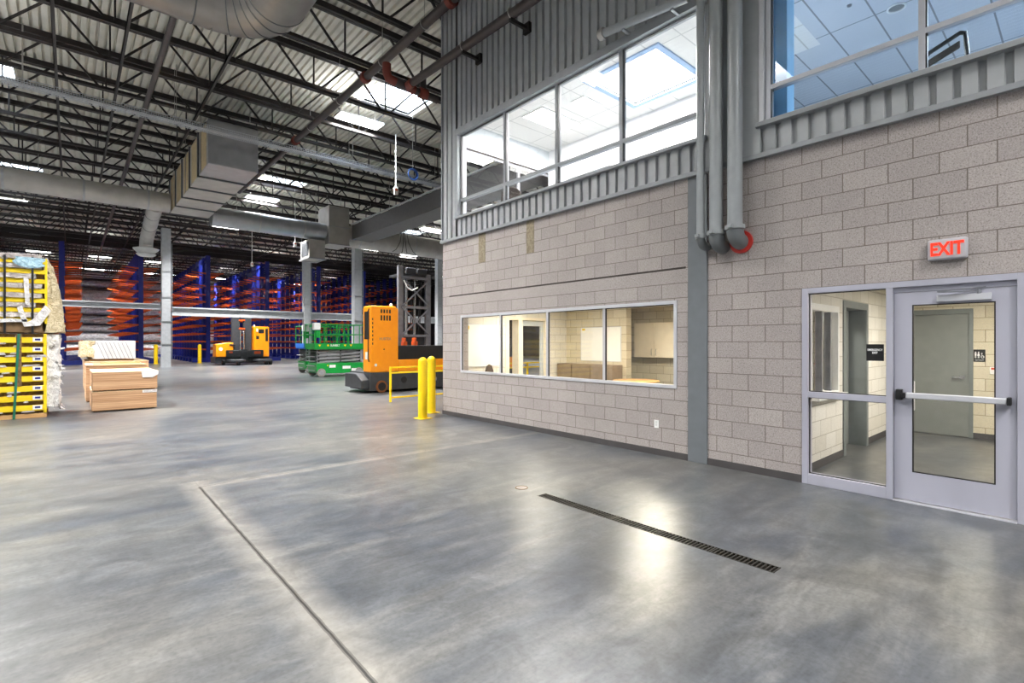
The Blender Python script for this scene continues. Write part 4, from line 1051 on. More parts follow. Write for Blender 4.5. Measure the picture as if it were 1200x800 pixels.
for x, y in sorted(lights, key=lambda p: p[1]):
    sd = lname(x, y); k = cnt.get(sd, 0); cnt[sd] = k+1
    high_bay(x, y, 'long glowing warehouse light %s, %s from the camera' % (sd, ordinal(k)), power=LAMPW*(2.6 if y > 65 else .75 if y > 45 else 3.5 if y > 25 else 2.9))
for x, y in off:
    high_bay(x, y, 'added warehouse light out of view, filling in light from overhead', group='added high-bay lights out of view', spread=130, power=LAMPW*(1.5 if x > 2 and y < 0 else 1.1 if y < 7 else 3.3 if y > 15 else 2.1))

# ------------------------------------------------------------------ free-standing columns and beam line
def steel_column(x, y, w, zt, label, base=True):
    s = thing('steel_column', label, 'column', (x, y, 0), group='warehouse columns')
    q = MB(); q.box(x-w/2, x+w/2, y-w/2, y-w/2+.025, .03, zt); q.box(x-w/2, x+w/2, y+w/2-.025, y+w/2, .03, zt); q.box(x-.02, x+.02, y-w/2+.025, y+w/2-.025, .03, zt); q.box(x-w/2, x-w/2+.03, y-w/2+.025, y+w/2-.025, .03, zt)
    q.build('column_shaft', M['column_light'], s, bevel=.004)
    q = MB(); q.box(x-w/2-.06, x+w/2+.06, y-w/2-.06, y+w/2+.06, 0, .03); q.build('base_plate', M['column_light'], s)
    q = MB(); q.cyl((x+w/2+.05, y-w/2, .5), (x+w/2+.05, y-w/2, zt-1), .03, 8); q.build('conduit', M['column'], s)
    for z in (1.5, 3.0, 4.6, 6.3):
        q = MB(); q.box(x-w/2-.03, x+w/2+.09, y-w/2-.02, y-w/2+.02, z, z+.06); q.build('clamp', M['galv'], s)
    return s
steel_column(4.74, 40.4, .50, ZC, 'tall pale steel column in front of the racks, left of the far truck')
steel_column(13.9, 40.4, .50, ZC, 'tall pale steel column rising behind the green scissor lift')
steel_column(13.93, 31.2, .50, ZC, 'tall pale steel column between green lift and orange truck')
steel_column(23.1, 35.7, .45, ZC, 'pale steel column between truck mast and block corner')
q = MB(); q.box(5.05, 30, 40.28, 40.34, 3.44, 4.02); q.box(5.05, 30, 40.2, 40.42, 3.95, 4.02); q.box(5.05,30,40.2,40.42,3.44,3.5)
q.build('steel_beam', M['column_light'], label='long pale steel beam across the racks, right of the left column', cat='beam', group='beams across the racks')
q = MB(); q.box(-6, 4.45, 40.28, 40.34, 3.80, 4.18); q.box(-6, 4.45, 40.2, 40.42, 4.12, 4.18); q.box(-6,4.45,40.2,40.42,3.8,3.85)
q.build('steel_beam', M['column_light'], label='pale steel beam behind the yellow stack, left of the left column', cat='beam', group='beams across the racks')

# ------------------------------------------------------------------ cantilever racks
RX = [-.53, 4.12, 8.70, 13.36, 18.0, 22.6, 27.3]
LEV = [.95, 1.6, 2.25, 2.92, 3.6, 4.3, 4.95, 5.55, 6.3, 7.35]
NU, USP, RTOP = 15, 1.55, 8.95
def mesh_of(q, name, mat):
    me = bpy.data.meshes.new(name); me.from_pydata(q.v, [], q.f)
    bm = bmesh.new(); bm.from_mesh(me); bmesh.ops.recalc_face_normals(bm, faces=bm.faces); bm.to_mesh(me); bm.free()
    me.materials.append(mat); return me
q = MB(); q.box(-.15, .15, -.16, -.13, .0, RTOP); q.box(-.15, .15, .13, .16, 0, RTOP); q.box(-.02, .02, -.13, .13, 0, RTOP); q.box(-.16,.16,-.17,.17,RTOP,RTOP+.02)
UPM = mesh_of(q, 'upright', M['navy'])
q = MB(); q.box(-1.15, 1.15, -.14, .14, 0, .32)
BSM = mesh_of(q, 'base_beam', M['navy'])
def arm_mb(q, sg, y=0, z=0):
    x0, x1 = .15*sg, 1.18*sg
    q.add([(x0,y-.04,z+.05),(x0,y+.04,z+.05),(x0,y+.04,z+.17),(x0,y-.04,z+.17),(x1,y-.04,z+.16),(x1,y+.04,z+.16),(x1,y+.04,z+.22),(x1,y-.04,z+.22)], [(0,1,2,3),(4,7,6,5),(0,4,5,1),(1,5,6,2),(2,6,7,3),(3,7,4,0)])
ARM = {}
for sg in (-1, 1):
    q = MB(); arm_mb(q, sg); ARM[sg] = mesh_of(q, 'arm', M['orange_arm'])
q = MB()
cnt_a = 0
for k in range(NU):
    for z in LEV:
        for sg in (-1, 1):
            cnt_a += 1
            if cnt_a > 100: arm_mb(q, sg, k*USP, z)
ARMREST = mesh_of(q, 'arm_rest', M['orange_arm'])
q = MB()
for z in (2.6, 4.6, 6.7, 8.6):
    q.box(-.03, .03, 0, (NU-1)*USP, z-.05, z+.05)
for k in range(0, NU-1, 2):
    for z in (2.6, 4.6, 6.7):
        q.bar((0, k*USP, z), (0, (k+1)*USP, z+1.9), .03); q.bar((0, (k+1)*USP, z), (0, k*USP, z+1.9), .03)
BRM = mesh_of(q, 'bracing', M['navy'])
def mk(name, me, root, loc):
    o = bpy.data.objects.new(name, me); COL.objects.link(o); o.parent = root; o.location = loc; return o
RL = ['cantilever rack row behind the yellow wrapped stack', 'cantilever rack row just left of the left steel column', 'cantilever rack row right of the left steel column', 'cantilever rack row behind the far orange truck cab', 'cantilever rack row behind the green scissor lift', 'cantilever rack row between the last column and the orange truck', 'cantilever rack row behind the tall truck mast']
for i, x in enumerate(RX):
    root = thing('cantilever_rack', 'blue and orange ' + RL[i], 'storage rack', (x, 49.0, 0), group='cantilever racks')
    c = 0
    for k in range(NU):
        mk('upright', UPM, root, (0, k*USP, 0)); mk('base_beam', BSM, root, (0, k*USP, 0))
        for z in LEV:
            for sg in (-1, 1):
                c += 1
                if c <= 100: mk('arm', ARM[sg], root, (0, k*USP, z))
    o = mk('arm', ARMREST, root, (0,0,0)); o['kind'] = 'stuff'
    mk('bracing', BRM, root, (0,0,0))

# ------------------------------------------------------------------ bollards and guard rail
def bollard(x, y, h, r, label, group):
    s = thing('bollard', label, 'bollard', (x, y, 0), group=group)
    q = MB(); prof = [(r,0),(r,h-r)] + [(r*math.cos(a), h-r+r*math.sin(a)) for a in [PI/2*k/8 for k in range(1, 9)]]
    q._lathe(Vector((x,y,.012)), Vector((0,0,1)), prof, 28); q.build('bollard_post', M['yellow'], s)
    q = MB(); q.box(x-r-.045, x+r+.045, y-r-.045, y+r+.045, 0, .014); q.build('base_plate', M['yellow'], s, bevel=.003)
bollard(5.63, 9.32, 1.29, .098, 'yellow bollard standing in front, a step out from the block corner', 'yellow bollards at the corner')
bollard(6.26, 9.98, 1.29, .098, 'yellow bollard tucked right at the block corner', 'yellow bollards at the corner')
bollard(4.86, 46.8, 1.5, .13, 'far yellow bollard just left of the left steel column', 'yellow bollards by the racks')
bollard(7.7, 46.6, 1.5, .13, 'far yellow bollard between left column and far truck', 'yellow bollards by the racks')
s = thing('guard_rail', 'low yellow pipe guard rail in front of the orange truck', 'guard rail', (8, 12.46, 0))
for xx in (6.52, 9.0, 11.6, 14.2):
    q = MB(); q.box(xx-.025, xx+.025, 12.435, 12.485, 0, .96); q.build('post', M['yellow'], s, bevel=.004)
for zz in (.935, .79, .12):
    q = MB(); q.box(6.52, 14.2, 12.44, 12.48, zz-.022, zz+.022); q.build('rail', M['yellow'], s, bevel=.004)

# ------------------------------------------------------------------ orange sideloader truck near the corner
T = thing('sideloader_truck', 'large orange sideloader truck with dark lattice mast behind the bollards', 'forklift', (9.5, 15.5, 0))
XA = 7.16
q = MB(); q.prism([(XA-.02,.07),(13.2,.07),(13.2,.66),(XA-.02,.66)], 'y', 15.02, 16.55); q.build('chassis', M['charcoal'], T, bevel=.015)
q = MB(); q.prism([(15.05,.16),(16.3,.16),(16.3,.62),(15.45,.62),(15.05,.42)], 'x', XA-.30, XA-.02); q.build('step_bumper', M['charcoal'], T, bevel=.02)
q = MB(); q.cyl((7.54,14.985,.20),(7.54,15.2,.20),.195,28); q.build('wheel', M['tread'], T)
q = MB(); q.cyl((7.54,14.975,.20),(7.54,15.1,.20),.135,24); q.build('wheel_hub', M['black'], T)
for xx in (10.9, 12.2):
    q = MB(); q.cyl((xx,15.0,.17),(xx,15.3,.17),.17,24); q.build('wheel', M['rubber'], T)
q = MB(); q.prism([(XA,.66),(8.14,.66),(8.14,2.73),(8.02,2.80),(XA+.02,2.80),(XA,2.72)], 'y', 15.0, 15.56); q.build('cab', M['orange'], T, bevel=.03)
q = MB(); q.box(XA-.006, XA+.02, 15.10, 15.46, 1.72, 2.62); q.build('cab_opening', M['black'], T, bevel=.03)
q = MB(); q.tube([(XA-.03,15.06,1.0),(XA-.06,15.06,1.1),(XA-.06,15.06,2.6),(XA-.03,15.06,2.7)], .018, 8); q.build('grab_handle', M['black'], T)
q = MB(); q.box(XA-.01, XA+.01, 15.14, 15.38, 1.08, 1.32); q.build('data_plate', M['white'], T)
q = MB()
for r_ in range(2):
    for c_ in range(4): q.box(7.50+.10*c_, 7.555+.10*c_, 14.993, 15.03, 2.38+.19*r_ - (.05 if r_ == 0 else 0), 2.50+.19*r_)
q.build('vent', M['black'], T)
q = MB()
for k in range(7): q.box(7.21, 7.24, 14.99, 15.02, 1.55+.13*k, 1.62+.13*k)
q.build('vent', M['black'], T)
q = MB(); q.lathe((8.0,15.25,2.80),[(.05,0),(.05,.03),(.045,.09),(.02,.12)],14); q.build('beacon', M['led'], T, label='amber beacon')
q = MB(); q.cyl((7.62,14.985,1.4),(7.62,15.02,1.4),.022,12); q.build('key_lock', M['black'], T)
q = MB(); q.cyl((7.33,14.985,.90),(7.33,15.02,.90),.045,16); q.build('round_sticker', M['white'], T)
letters('lettering', 'HUBTEX', (7.66,14.994,1.735), 'y', .12, M['letter_grey'], T, sx=.9, extrude=.003)
q = MB(); q.prism([(8.14,.66),(13.2,.66),(13.2,1.06),(8.14,1.06)], 'y', 15.0, 15.7); q.build('side_panel', M['orange'], T, bevel=.02)
q = MB(); q.box(8.16, 13.2, 15.03, 15.7, 1.06, 1.52); q.build('battery_cover', M['black'], T, bevel=.015)
q = MB(); q.cyl((8.35,15.012,.38),(8.35,15.05,.38),.11,20); q.build('chassis_hole', M['black'], T)
q = MB(); q.cyl((9.55,15.01,.36),(9.55,15.05,.36),.09,18); q.build('round_cap', M['lift_grey'], T)
# mast: four uprights with lattice
my0, my1 = 16.25, 17.0
for (xa, ya) in ((8.88,my0),(10.02,my0),(9.36,my1),(10.5,my1)):
    q = MB(); q.box(xa-.10, xa+.10, ya-.06, ya+.06, .5, 4.38 if xa < 9.2 else 4.15); q.build('mast_upright', M['mast'] if ya == my0 else M['charcoal'], T, bevel=.008)
for zz in (1.87, 2.90, 3.97):
    q = MB(); q.box(8.9, 10.08, my0-.10, my0-.06, zz-.045, zz+.045); q.build('mast_tie', M['mast'], T)
for a, b in ((1.92, 2.86), (2.95, 3.92)):
    q = MB(); q.bar((8.95,my0-.09,b),(10.03,my0-.09,a),.05); q.build('mast_brace', M['mast'], T)
    q = MB(); q.bar((8.95,my0-.085,a),(10.03,my0-.085,b),.05); q.build('mast_brace', M['mast'], T)
q = MB(); q.box(8.85, 10.1, my0, my1, 4.02, 4.10); q.build('mast_crown', M['charcoal'], T)
q = MB(); q.box(9.1, 9.5, my0-.08, my0+.06, 4.1, 4.34); q.box(9.55,9.95, my0-.08, my0+.06, 4.1, 4.34); q.build('chain_wheel', M['charcoal'], T, bevel=.03)
for xx in (9.28, 9.62):
    q = MB(); q.cyl((xx,16.5,.6),(xx,16.5,3.9),.055,14); q.build('lift_cylinder', M['chrome'], T)
for xx in (9.42, 9.50, 9.74, 9.8):
    q = MB(); q.tube([(xx,16.45,1.2),(xx,16.42,2.5),(xx+.03,16.4,3.6),(xx+.02,16.45,4.1)], .02, 8); q.build('hose', M['black'], T)
q = MB(); q.tube([(8.95,16.1,3.85),(9.05,16.05,3.6),(9.25,16.05,3.5),(9.5,16.08,3.62)], .025, 8); q.build('hose', M['white'], T)
q = MB(); q.box(9.0, 9.95, 16.3, 16.5, 1.55, 1.85); q.build('fork_carriage', M['charcoal'], T, bevel=.01)
for xx in (8.5, 8.9):
    q = MB(); q.box(xx, xx+.14, 15.3, 15.5, 1.52, 1.66); q.box(xx+.03,xx+.09,15.3,15.5,1.66,1.78); q.build('joystick', M['orange_arm'], T, bevel=.01)

# ------------------------------------------------------------------ far sideloader
F = thing('sideloader_truck', 'smaller distant orange sideloader truck parked before the racks', 'forklift', (9.7, 42, 0))
q = MB(); q.box(7.87, 11.5, 41.6, 43.4, .12, .58); q.build('chassis', M['charcoal'], F, bevel=.02)
q = MB(); q.prism([(7.87,.58),(9.0,.58),(9.0,1.64),(8.55,1.64),(8.2,1.56),(7.87,1.52)], 'y', 41.5, 42.6); q.build('counterweight', M['orange'], F, bevel=.04)
q = MB(); q.cyl((8.18,41.48,1.16),(8.18,41.53,1.16),.13,20); q.build('headlamp', M['white'], F)
q = MB(); q.box(8.75, 9.15, 41.45, 41.9, 1.40, 1.52); q.build('mirror', M['black'], F, bevel=.02)
q = MB(); q.prism([(10.42,.56),(11.47,.56),(11.47,2.78),(11.4,2.86),(10.5,2.86),(10.42,2.8)], 'y', 41.5, 42.7); q.build('cab', M['orange'], F, bevel=.04)
q = MB(); q.box(11.2, 11.38, 41.485, 41.53, 1.75, 2.7); q.box(10.72, 11.1, 41.485, 41.53, 2.35, 2.65); q.box(10.55,10.75,41.485,41.53,1.9,2.15); q.build('cab_opening', M['black'], F, bevel=.01)
q = MB(); q.box(10.55, 10.68, 41.48, 41.53, 2.45, 2.7); q.build('work_lamp', M['white'], F, bevel=.01)
q = MB(); q.lathe((10.55,42,2.86),[(.05,0),(.05,.1),(.02,.13)],12); q.build('beacon', M['led'], F)
for xa in (9.25, 10.05):
    q = MB(); q.box(xa-.27, xa+.27, 41.9, 42.2, .4, 4.2); q.build('mast_upright', M['charcoal'], F, bevel=.02)
for xx in (9.55, 9.77):
    q = MB(); q.cyl((xx,41.8,.5),(xx,41.8,2.45),.06,12); q.lathe((xx,41.8,2.42),[(.07,0),(.09,.05),(.06,.12)],12); q.build('lift_cylinder', M['chrome'], F)
for zz in (2.62, 3.25):
    q = MB(); q.box(9.45, 9.88, 41.86, 41.92, zz, zz+.12); q.build('mast_tie', M['orange_arm'], F)
q = MB(); q.box(8.5, 10.99, 41.25, 41.5, .56, 1.08); q.build('fork_carriage', M['charcoal'], F, bevel=.02)
q = MB(); q.box(8.68, 8.9, 41.235, 41.25, .85, .98); q.box(10.35, 10.8, 41.235, 41.25, .78, .98); q.build('carriage_plate', M['orange_arm'], F)
q = MB(); q.box(9.45, 9.9, 41.2, 41.45, .2, 1.15); q.build('carriage_hub', M['charcoal'], F, bevel=.02)
for x0 in (8.5, 10.3):
    q = MB(); q.box(x0, x0+.95, 39.9, 41.5, .25, .42); q.build('load_arm', M['charcoal'], F, bevel=.03)
for xx in (8.35, 9.05, 10.9, 11.2):
    q = MB(); yy = 41.5 if xx < 8.5 else 40.2; q.cyl((xx-.09,yy,.19),(xx+.09,yy,.19),.19,20); q.build('wheel', M['rubber'], F)
    q = MB(); q.cyl((xx-.10,yy,.19),(xx+.10,yy,.19),.10,16); q.build('wheel_hub', M['tread'], F)

# ------------------------------------------------------------------ scissor lifts
def scissor_lift(label, body, deckmat, dx=0, dy=0):
    S = thing('scissor_lift', label, 'scissor lift', (0,0,0), group='scissor lifts')
    x0, x1, y0, y1 = 8.70, 11.05, 23.9, 25.1
    q = MB(); q.prism([(x0+.05,.16),(x1-.02,.12),(x1,.25),(x1,.64),(x0,.64),(x0,.3)], 'y', y0, y1); q.build('chassis', body, S, bevel=.02)
    for xx in (x0+.22, x1-.26):
        for yy in (y0-.02, y1-.10):
            q = MB(); q.cyl((xx,yy,.2),(xx,yy+.12,.2),.2,24); w = q.build('wheel', M['grey_tyre'], S, bevel=.01)
            q = MB(); q.cyl((xx,yy-.01,.2),(xx,yy+.13,.2),.11,18); q.build('wheel_hub', M['lift_grey'], w)
    for (a, c, zz, ww) in ((.6,.9,.42,.0),(1.25,1.65,.35,0),(1.7,2.05,.22,0)):
        q = MB(); q.box(x0+a, x0+c, y0-.006, y0, zz, zz+.14); q.build('sticker', M['white'], S)
    for k in range(4):
        z0 = .66+.165*k
        for yy in (y0+.12, y1-.12):
            q = MB(); q.bar((x0+.05,yy,z0+.02),(x1-.10,yy,z0+.13),.06,.075); q.bar((x0+.05,yy+.06,z0+.13),(x1-.10,yy+.06,z0+.02),.06,.075); q.build('scissor_arm', M['lift_grey'], S)
        q = MB()
        for xx in (x0+.12, (x0+x1)/2, x1-.2): q.cyl((xx,y0+.06,z0+.075),(xx,y1-.06,z0+.075),.035,10)
        q.build('scissor_pin', M['black'], S)
    q = MB(); q.box(x0-.10, x1+.02, y0-.02, y1+.02, 1.30, 1.36); q.build('platform_deck', deckmat, S)
    q = MB(); cells(q, 'z', 1.36, 1.58, (x0-.12, x1+.02), (y0-.04, y1+.04), [(x0-.09, x1-.01, y0-.01, y1+.01)]); q.build('toe_board', deckmat, S, bevel=.006)
    posts = [x0-.10, x0+.15, x0+.38, x0+.95, x0+1.5, x1-.55, x1-.25, x1]
    for yy in (y0-.02, y1+.02):
        for xx in posts:
            q = MB(); q.cyl((xx,yy,1.36),(xx,yy,2.5),.021,8); q.build('rail_post', body, S)
        q = MB(); q.tube([(x0-.10,yy,1.58),(x0-.10,yy,2.40),(x0-.06,yy,2.5),(x1-.04,yy,2.5),(x1,yy,2.4),(x1,yy,1.58)], .026, 10); q.build('top_rail', body, S)
        q = MB(); q.cyl((x0-.10,yy,2.02),(x1,yy,2.02),.02,8); q.build('mid_rail', body, S)
    for xx in (x0-.10, x1):
        q = MB(); q.cyl((xx,y0-.02,2.5),(xx,y1+.02,2.5),.026,8); q.cyl((xx,y0-.02,2.02),(xx,y1+.02,2.02),.02,8); q.build('end_rail', body, S)
    q = MB(); q.tube([(x0+.95,y0,1.6),(x0+1.15,y0,2.45)],.018,8); q.tube([(x0+1.5,y0,1.6),(x0+1.28,y0,2.45)],.018,8); q.build('gate_brace', body, S)
    q = MB(); q.box(x0-.17, x0+.14, y0-.12, y0+.12, 2.22, 2.55); q.build('control_box', M['white'], S, bevel=.02)
    q = MB(); q.box(x0-.06, x0+.12, y0-.07, y0+.05, 1.85, 2.2); q.build('control_bracket', body, S, bevel=.01)
    for k in range(4):
        q = MB(); q.bar((x0-.08+.0, y0+.1, .3+.22*k), (x0-.08, y1-.1, .3+.22*k), .05, .03); q.build('ladder_step', M['lift_grey'], S)
    return S
A = scissor_lift('green scissor lift with white control box beside the orange truck', M['green'], M['green'])
q = MB(); q.lathe((9.22,23.853,1.49),[(.05,0),(.05,.004)],16,'y'); q.build('logo_dot', M['yellow'], A)
letters('lettering', 'SUNBELT', (9.56,23.855,1.485), 'y', .13, M['sign_white'], A, sx=.85, bold=.003, extrude=.003)
for xx in (8.82, 10.05, 10.35):
    q = MB(); q.prism([(xx-.07,1.53),(xx+.07,1.53),(xx,1.43)], 'y', 23.848, 23.856); q.build('warning_sticker', M['yellow'], A)
for xx in (9.2,):
    q = MB(); q.lathe((9.22,23.893,.53),[(.035,0),(.035,.004)],14,'y'); q.build('logo_dot', M['yellow'], A)
B = scissor_lift('second scissor lift with blue platform, half hidden behind the green one', M['green'], M['blue'])
B.location = (.62, 3.3, 0); B.rotation_euler.z = 0

# ------------------------------------------------------------------ lumber: wrapped yellow bundles on the left
def crumple(x0, x1, y0, y1, z0, z1, amp, nx, ny, nz, seed=0, fr=5):
    """a closed box of cloth-like faces, every vertex pushed about by noise"""
    q = MB(); bm = bmesh.new()
    def grid(P, a, b):
        vs = [[bm.verts.new(P(i/a, j/b)) for j in range(b+1)] for i in range(a+1)]
        for i in range(a):
            for j in range(b): bm.faces.new((vs[i][j], vs[i+1][j], vs[i+1][j+1], vs[i][j+1]))
    lx, ly, lz = x1-x0, y1-y0, z1-z0
    grid(lambda u,v: (x0+lx*u, y0, z0+lz*v), nx, nz); grid(lambda u,v: (x0+lx*u, y1, z0+lz*v), nx, nz)
    grid(lambda u,v: (x0, y0+ly*u, z0+lz*v), ny, nz); grid(lambda u,v: (x1, y0+ly*u, z0+lz*v), ny, nz)
    grid(lambda u,v: (x0+lx*u, y0+ly*v, z0), nx, ny); grid(lambda u,v: (x0+lx*u, y0+ly*v, z1), nx, ny)
    bmesh.ops.remove_doubles(bm, verts=bm.verts, dist=1e-4)
    for v in bm.verts:
        n = noise.noise_vector(v.co*fr + Vector((seed,seed*.7,seed*1.3))) + .5*noise.noise_vector(v.co*fr*2.7 + Vector((seed*3,1,2)))
        v.co += n*amp
    bm.verts.index_update()
    q.add([tuple(v.co) for v in bm.verts], [tuple(v.index for v in f.verts) for f in bm.faces]); bm.free()
    return q
def flap(pts, mat, name, parent, jit=.0, thick=.006):
    q = MB(); q.prism(pts, 'y', 0, thick); return q
BX0, BX1, BY = -5.2, -.40, 14.86
# lower bundle
s = thing('lumber_bundle', 'lower green-strapped bundle of yellow-edged boards on the floor', 'lumber bundle', (-2.8, 15.5, 0), group='yellow lumber bundles')
q = MB(); q.box(BX0, BX1, BY+.02, BY+1.2, 0, .09); q.build('dunnage', M['pine'], s, bevel=.004)
q = MB(); q.box(BX0, BX1-.06, BY+.10, BY+1.2, .09, 1.80); q.build('board_core', M['osb'], s)
for k in range(8):
    z = .155 + .2075*k
    q = MB(); q.box(BX0, BX1-.05, BY, BY+.12, z, z+.118); b_ = q.build('board_edge', M['yellow_board'], s, bevel=.005)
    q = MB(); q.box(BX1-.22, BX1-.07, BY-.004, BY, z+.025, z+.115); q.build('end_label', M['white'], b_)
    q = MB(); q.box(BX1-.185, BX1-.10, BY-.006, BY-.004, z+.05, z+.09); q.build('label_print', M['navy'], b_)
q = MB(); q.box(BX1-.05, BX1, BY-.005, BY+.12, .1, 1.80); q.build('corner_edge', M['yellow_board'], s, bevel=.004)
q = MB(); q.box(-.87, -.79, BY-.02, BY, .7, 1.80); q.build('stay_lath', M['osb'], s)
q = MB(); q.add([(-.85,BY-.04,1.8),(-.81,BY-.04,1.8),(-.885,BY-.03,.0),(-.925,BY-.03,.0)],[(0,1,2,3)]); q.add([(-.85,BY-.035,1.8),(-.81,BY-.035,1.8),(-.885,BY-.025,.0),(-.925,BY-.025,.0)],[(3,2,1,0)])
q.build('strap', M['green_strap'], s, label='green strap')
q = crumple(BX1-.02, BX1+.20, BY+.06, BY+1.15, .2, 1.78, .055, 4, 10, 16, 3, 6); q.build('end_wrap', M['plastic'], s)
random.seed(11)
q = MB()
for k in range(90):
    z = random.uniform(.15, 1.75); y = BY + random.uniform(.02, .9); x = BX1 + random.uniform(.02, .2)
    a = random.uniform(-.6, .6); l = random.uniform(.05, .16); w = random.uniform(.02, .05)
    p = Vector((x,y,z)); d = Vector((random.uniform(.2,.8), random.uniform(-.5,.2), random.uniform(-1,.5))).normalized()*l; n2 = Vector((random.uniform(-.5,.5), .6, random.uniform(-.5,.5))).normalized()*w
    q.add([p-n2, p+n2, p+d+n2*.5, p+d-n2*.3], [(0,1,2,3)])
q.build('shredded_wrap', M['plastic'], s, smooth=False, kind='stuff')
q = MB()
for k in range(40):
    x = random.uniform(-2.6, BX1-.2); kz = random.randint(0, 7); z = .155+.2075*kz + random.choice((-.03,.12)); l = random.uniform(.08,.3)
    q.add([(x,BY-.012,z),(x+l,BY-.014,z+random.uniform(-.02,.02)),(x+l*.9,BY-.010,z+.04),(x+.02,BY-.012,z+.035)], [(0,1,2,3)])
q.build('torn_film', M['plastic_dull'], s, smooth=False, kind='stuff')
# upper bundle
U = 1.82
s = thing('lumber_bundle', 'upper torn white-wrapped bundle of yellow-edged boards with black straps', 'lumber bundle', (-2.8, 15.5, U), group='yellow lumber bundles')
q = MB(); q.box(BX0, BX1-.05, BY+.09, BY+1.2, U+.02, 3.36); q.build('board_core', M['osb'], s)
q = MB(); q.box(BX0, BX1-.03, BY+.04, BY+1.2, U, U+.02); q.box(BX0, BX1-.07, BY-.01, BY+.09, U+.02, U+.20); q.build('cardboard_sheet', M['card'], s)
for k in range(7):
    z = U+.235+.206*k
    q = MB(); q.box(BX0, BX1+.0, BY+.0, BY+.12, z, z+.095); q.build('board_edge', M['yellow_board'], s, bevel=.005)
    q = crumple(BX0, BX1-.08-.09*(k % 3 == 1), BY-.035, BY+.10, z+.098, z+.198, .017, 60, 2, 3, 5+k, 7); q.build('wrap_roll', M['plastic_dull'], s)
q = MB(); q.box(BX1-.03, BX1+.01, BY-.012, BY+.1, U+.2, 3.42); q.build('corner_edge', M['yellow_board'], s)
q = crumple(BX0, BX1+.02, BY+.0, BY+1.2, 3.35, 3.43, .02, 50, 10, 1, 9, 5); q.build('top_wrap', M['plastic'], s)
for xx in (-1.04, -.62):
    q = MB(); q.box(xx-.018, xx+.018, BY-.06, BY-.05, U-.02, 3.44); q.build('strap', M['black'], s, label='black strap')
q = MB()
vs = []; fs = []
for i in range(10):
    for j in range(8):
        u, v = i/9, j/7
        x = -.90 + .46*u + .03*math.sin(7*v); z = 3.42 - (.16+.26*u*(1-u))*v; y = BY-.075 - .02*noise.noise(Vector((u*5,v*5,0)))
        vs.append((x,y,z))
for i in range(9):
    for j in range(7): fs.append((i*8+j,i*8+j+1,(i+1)*8+j+1,(i+1)*8+j))
q.add(vs, fs); q.build('blue_film', M['plastic_blue'], s, label='pale blue torn film')
for (pts) in ([(-1.72,2.55),(-1.6,2.6),(-1.52,2.2),(-1.56,1.98),(-1.75,1.95)], [(-.86,2.35),(-.78,2.4),(-.70,2.05),(-.62,2.1),(-.42,2.42),(-.33,2.3),(-.5,1.98),(-.75,1.95)], [(-1.75,2.05),(-1.55,2.05),(-.95,2.12),(-.7,2.1),(-.7,2.05),(-1.0,2.04),(-1.6,1.97)], [(-.76,3.0),(-.68,2.98),(-.66,2.4),(-.73,2.42)]):
    q = MB(); q.prism(pts, 'y', BY-.075, BY-.068); q.build('torn_flap', M['plastic'], s)
q = crumple(BX1-.02, BX1+.20, BY+.02, BY+1.15, U+.02, 3.36, .05, 5, 12, 22, 7, 5)
q.v = [(x + (.26*max(0.0, 1-(z-U)/1.55)**.7 - .16)*(1 if x > BX1+.05 else 0), y, z) for x, y, z in q.v]
q.build('end_wrap', M['plastic_beige'], s, label='beige crumpled end wrap')

# ------------------------------------------------------------------ plywood stacks
def ply_unit(x0, x1, y0, y1, z0, z1, label, sheets=True):
    s = thing('plywood_stack', label, 'plywood stack', ((x0+x1)/2, (y0+y1)/2, z0), group='plywood stacks')
    q = MB(); q.box(x0, x1, y0, y1, z0+.03, z1-.012); q.build('sheet_pack', M['ply'], s, bevel=.003)
    q = MB(); q.box(x0-.006, x1+.012, y0-.008, y1+.01, z1-.012, z1); q.build('top_sheet', M['ply_top'], s)
    for t in (.08, .46, .84):
        q = MB(); yy = y0+(y1-y0)*t; q.box(x0+.03, x1-.03, yy, yy+.09, z0, z0+.03); q.build('runner', M['osb'], s)
    return s
p1 = ply_unit(.36, 1.585, 15.10, 17.10, 0, .47, 'bottom plywood stack on the floor nearest the camera')
q = MB(); q.box(1.30, 1.59, 15.085, 15.10, .40, .47); q.build('label_sheet', M['plastic'], p1)
p2 = ply_unit(.37, 1.60, 15.12, 17.12, .47, .92, 'upper plywood stack carrying a torn white label on its front corner')
q = MB(); q.prism([(1.28,.91),(1.62,.91),(1.62,.84),(1.50,.765),(1.30,.77)], 'y', 15.095, 15.11); q.build('label_sheet', M['white'], p2)
p3 = ply_unit(.30, 1.62, 17.75, 19.6, 0, 1.0, 'plywood stack standing behind the front pair, loose plank on top')
q = MB(); q.box(.62, 1.5, 18.1, 18.4, 1.03, 1.06); q.build('loose_plank', M['pine'], p3)
q = MB(); q.box(.45, 1.55, 17.85, 17.95, 1.0, 1.03); q.box(.45,1.55,18.9,19.0,1.0,1.03); q.build('batten', M['ply_top'], p3)
p4 = ply_unit(.33, 1.95, 20.7, 24.5, 0, 1.02, 'rearmost plywood stack underneath the white-wrapped pack')
q = MB(); q.box(.45, 1.6, 21.2, 21.3, 1.02, 1.07); q.box(.45, 1.6, 23.9, 24.0, 1.02, 1.07); q.build('batten', M['pine'], p4)
s = thing('wrapped_lumber_pack', 'white-wrapped lumber pack with beige end lying on the rear stack', 'lumber pack', (1, 22.5, 1.02))
q = crumple(.50, 1.62, 21.0, 24.4, 1.09, 1.68, .012, 14, 16, 8, 2, 3); q.build('wrapped_body', M['wrap_white'], s)
q = crumple(.22, .55, 20.98, 24.4, 1.14, 1.66, .05, 5, 14, 8, 4, 5); q.build('end_wrap', M['plastic_beige'], s, label='beige end wrap')
q = MB()
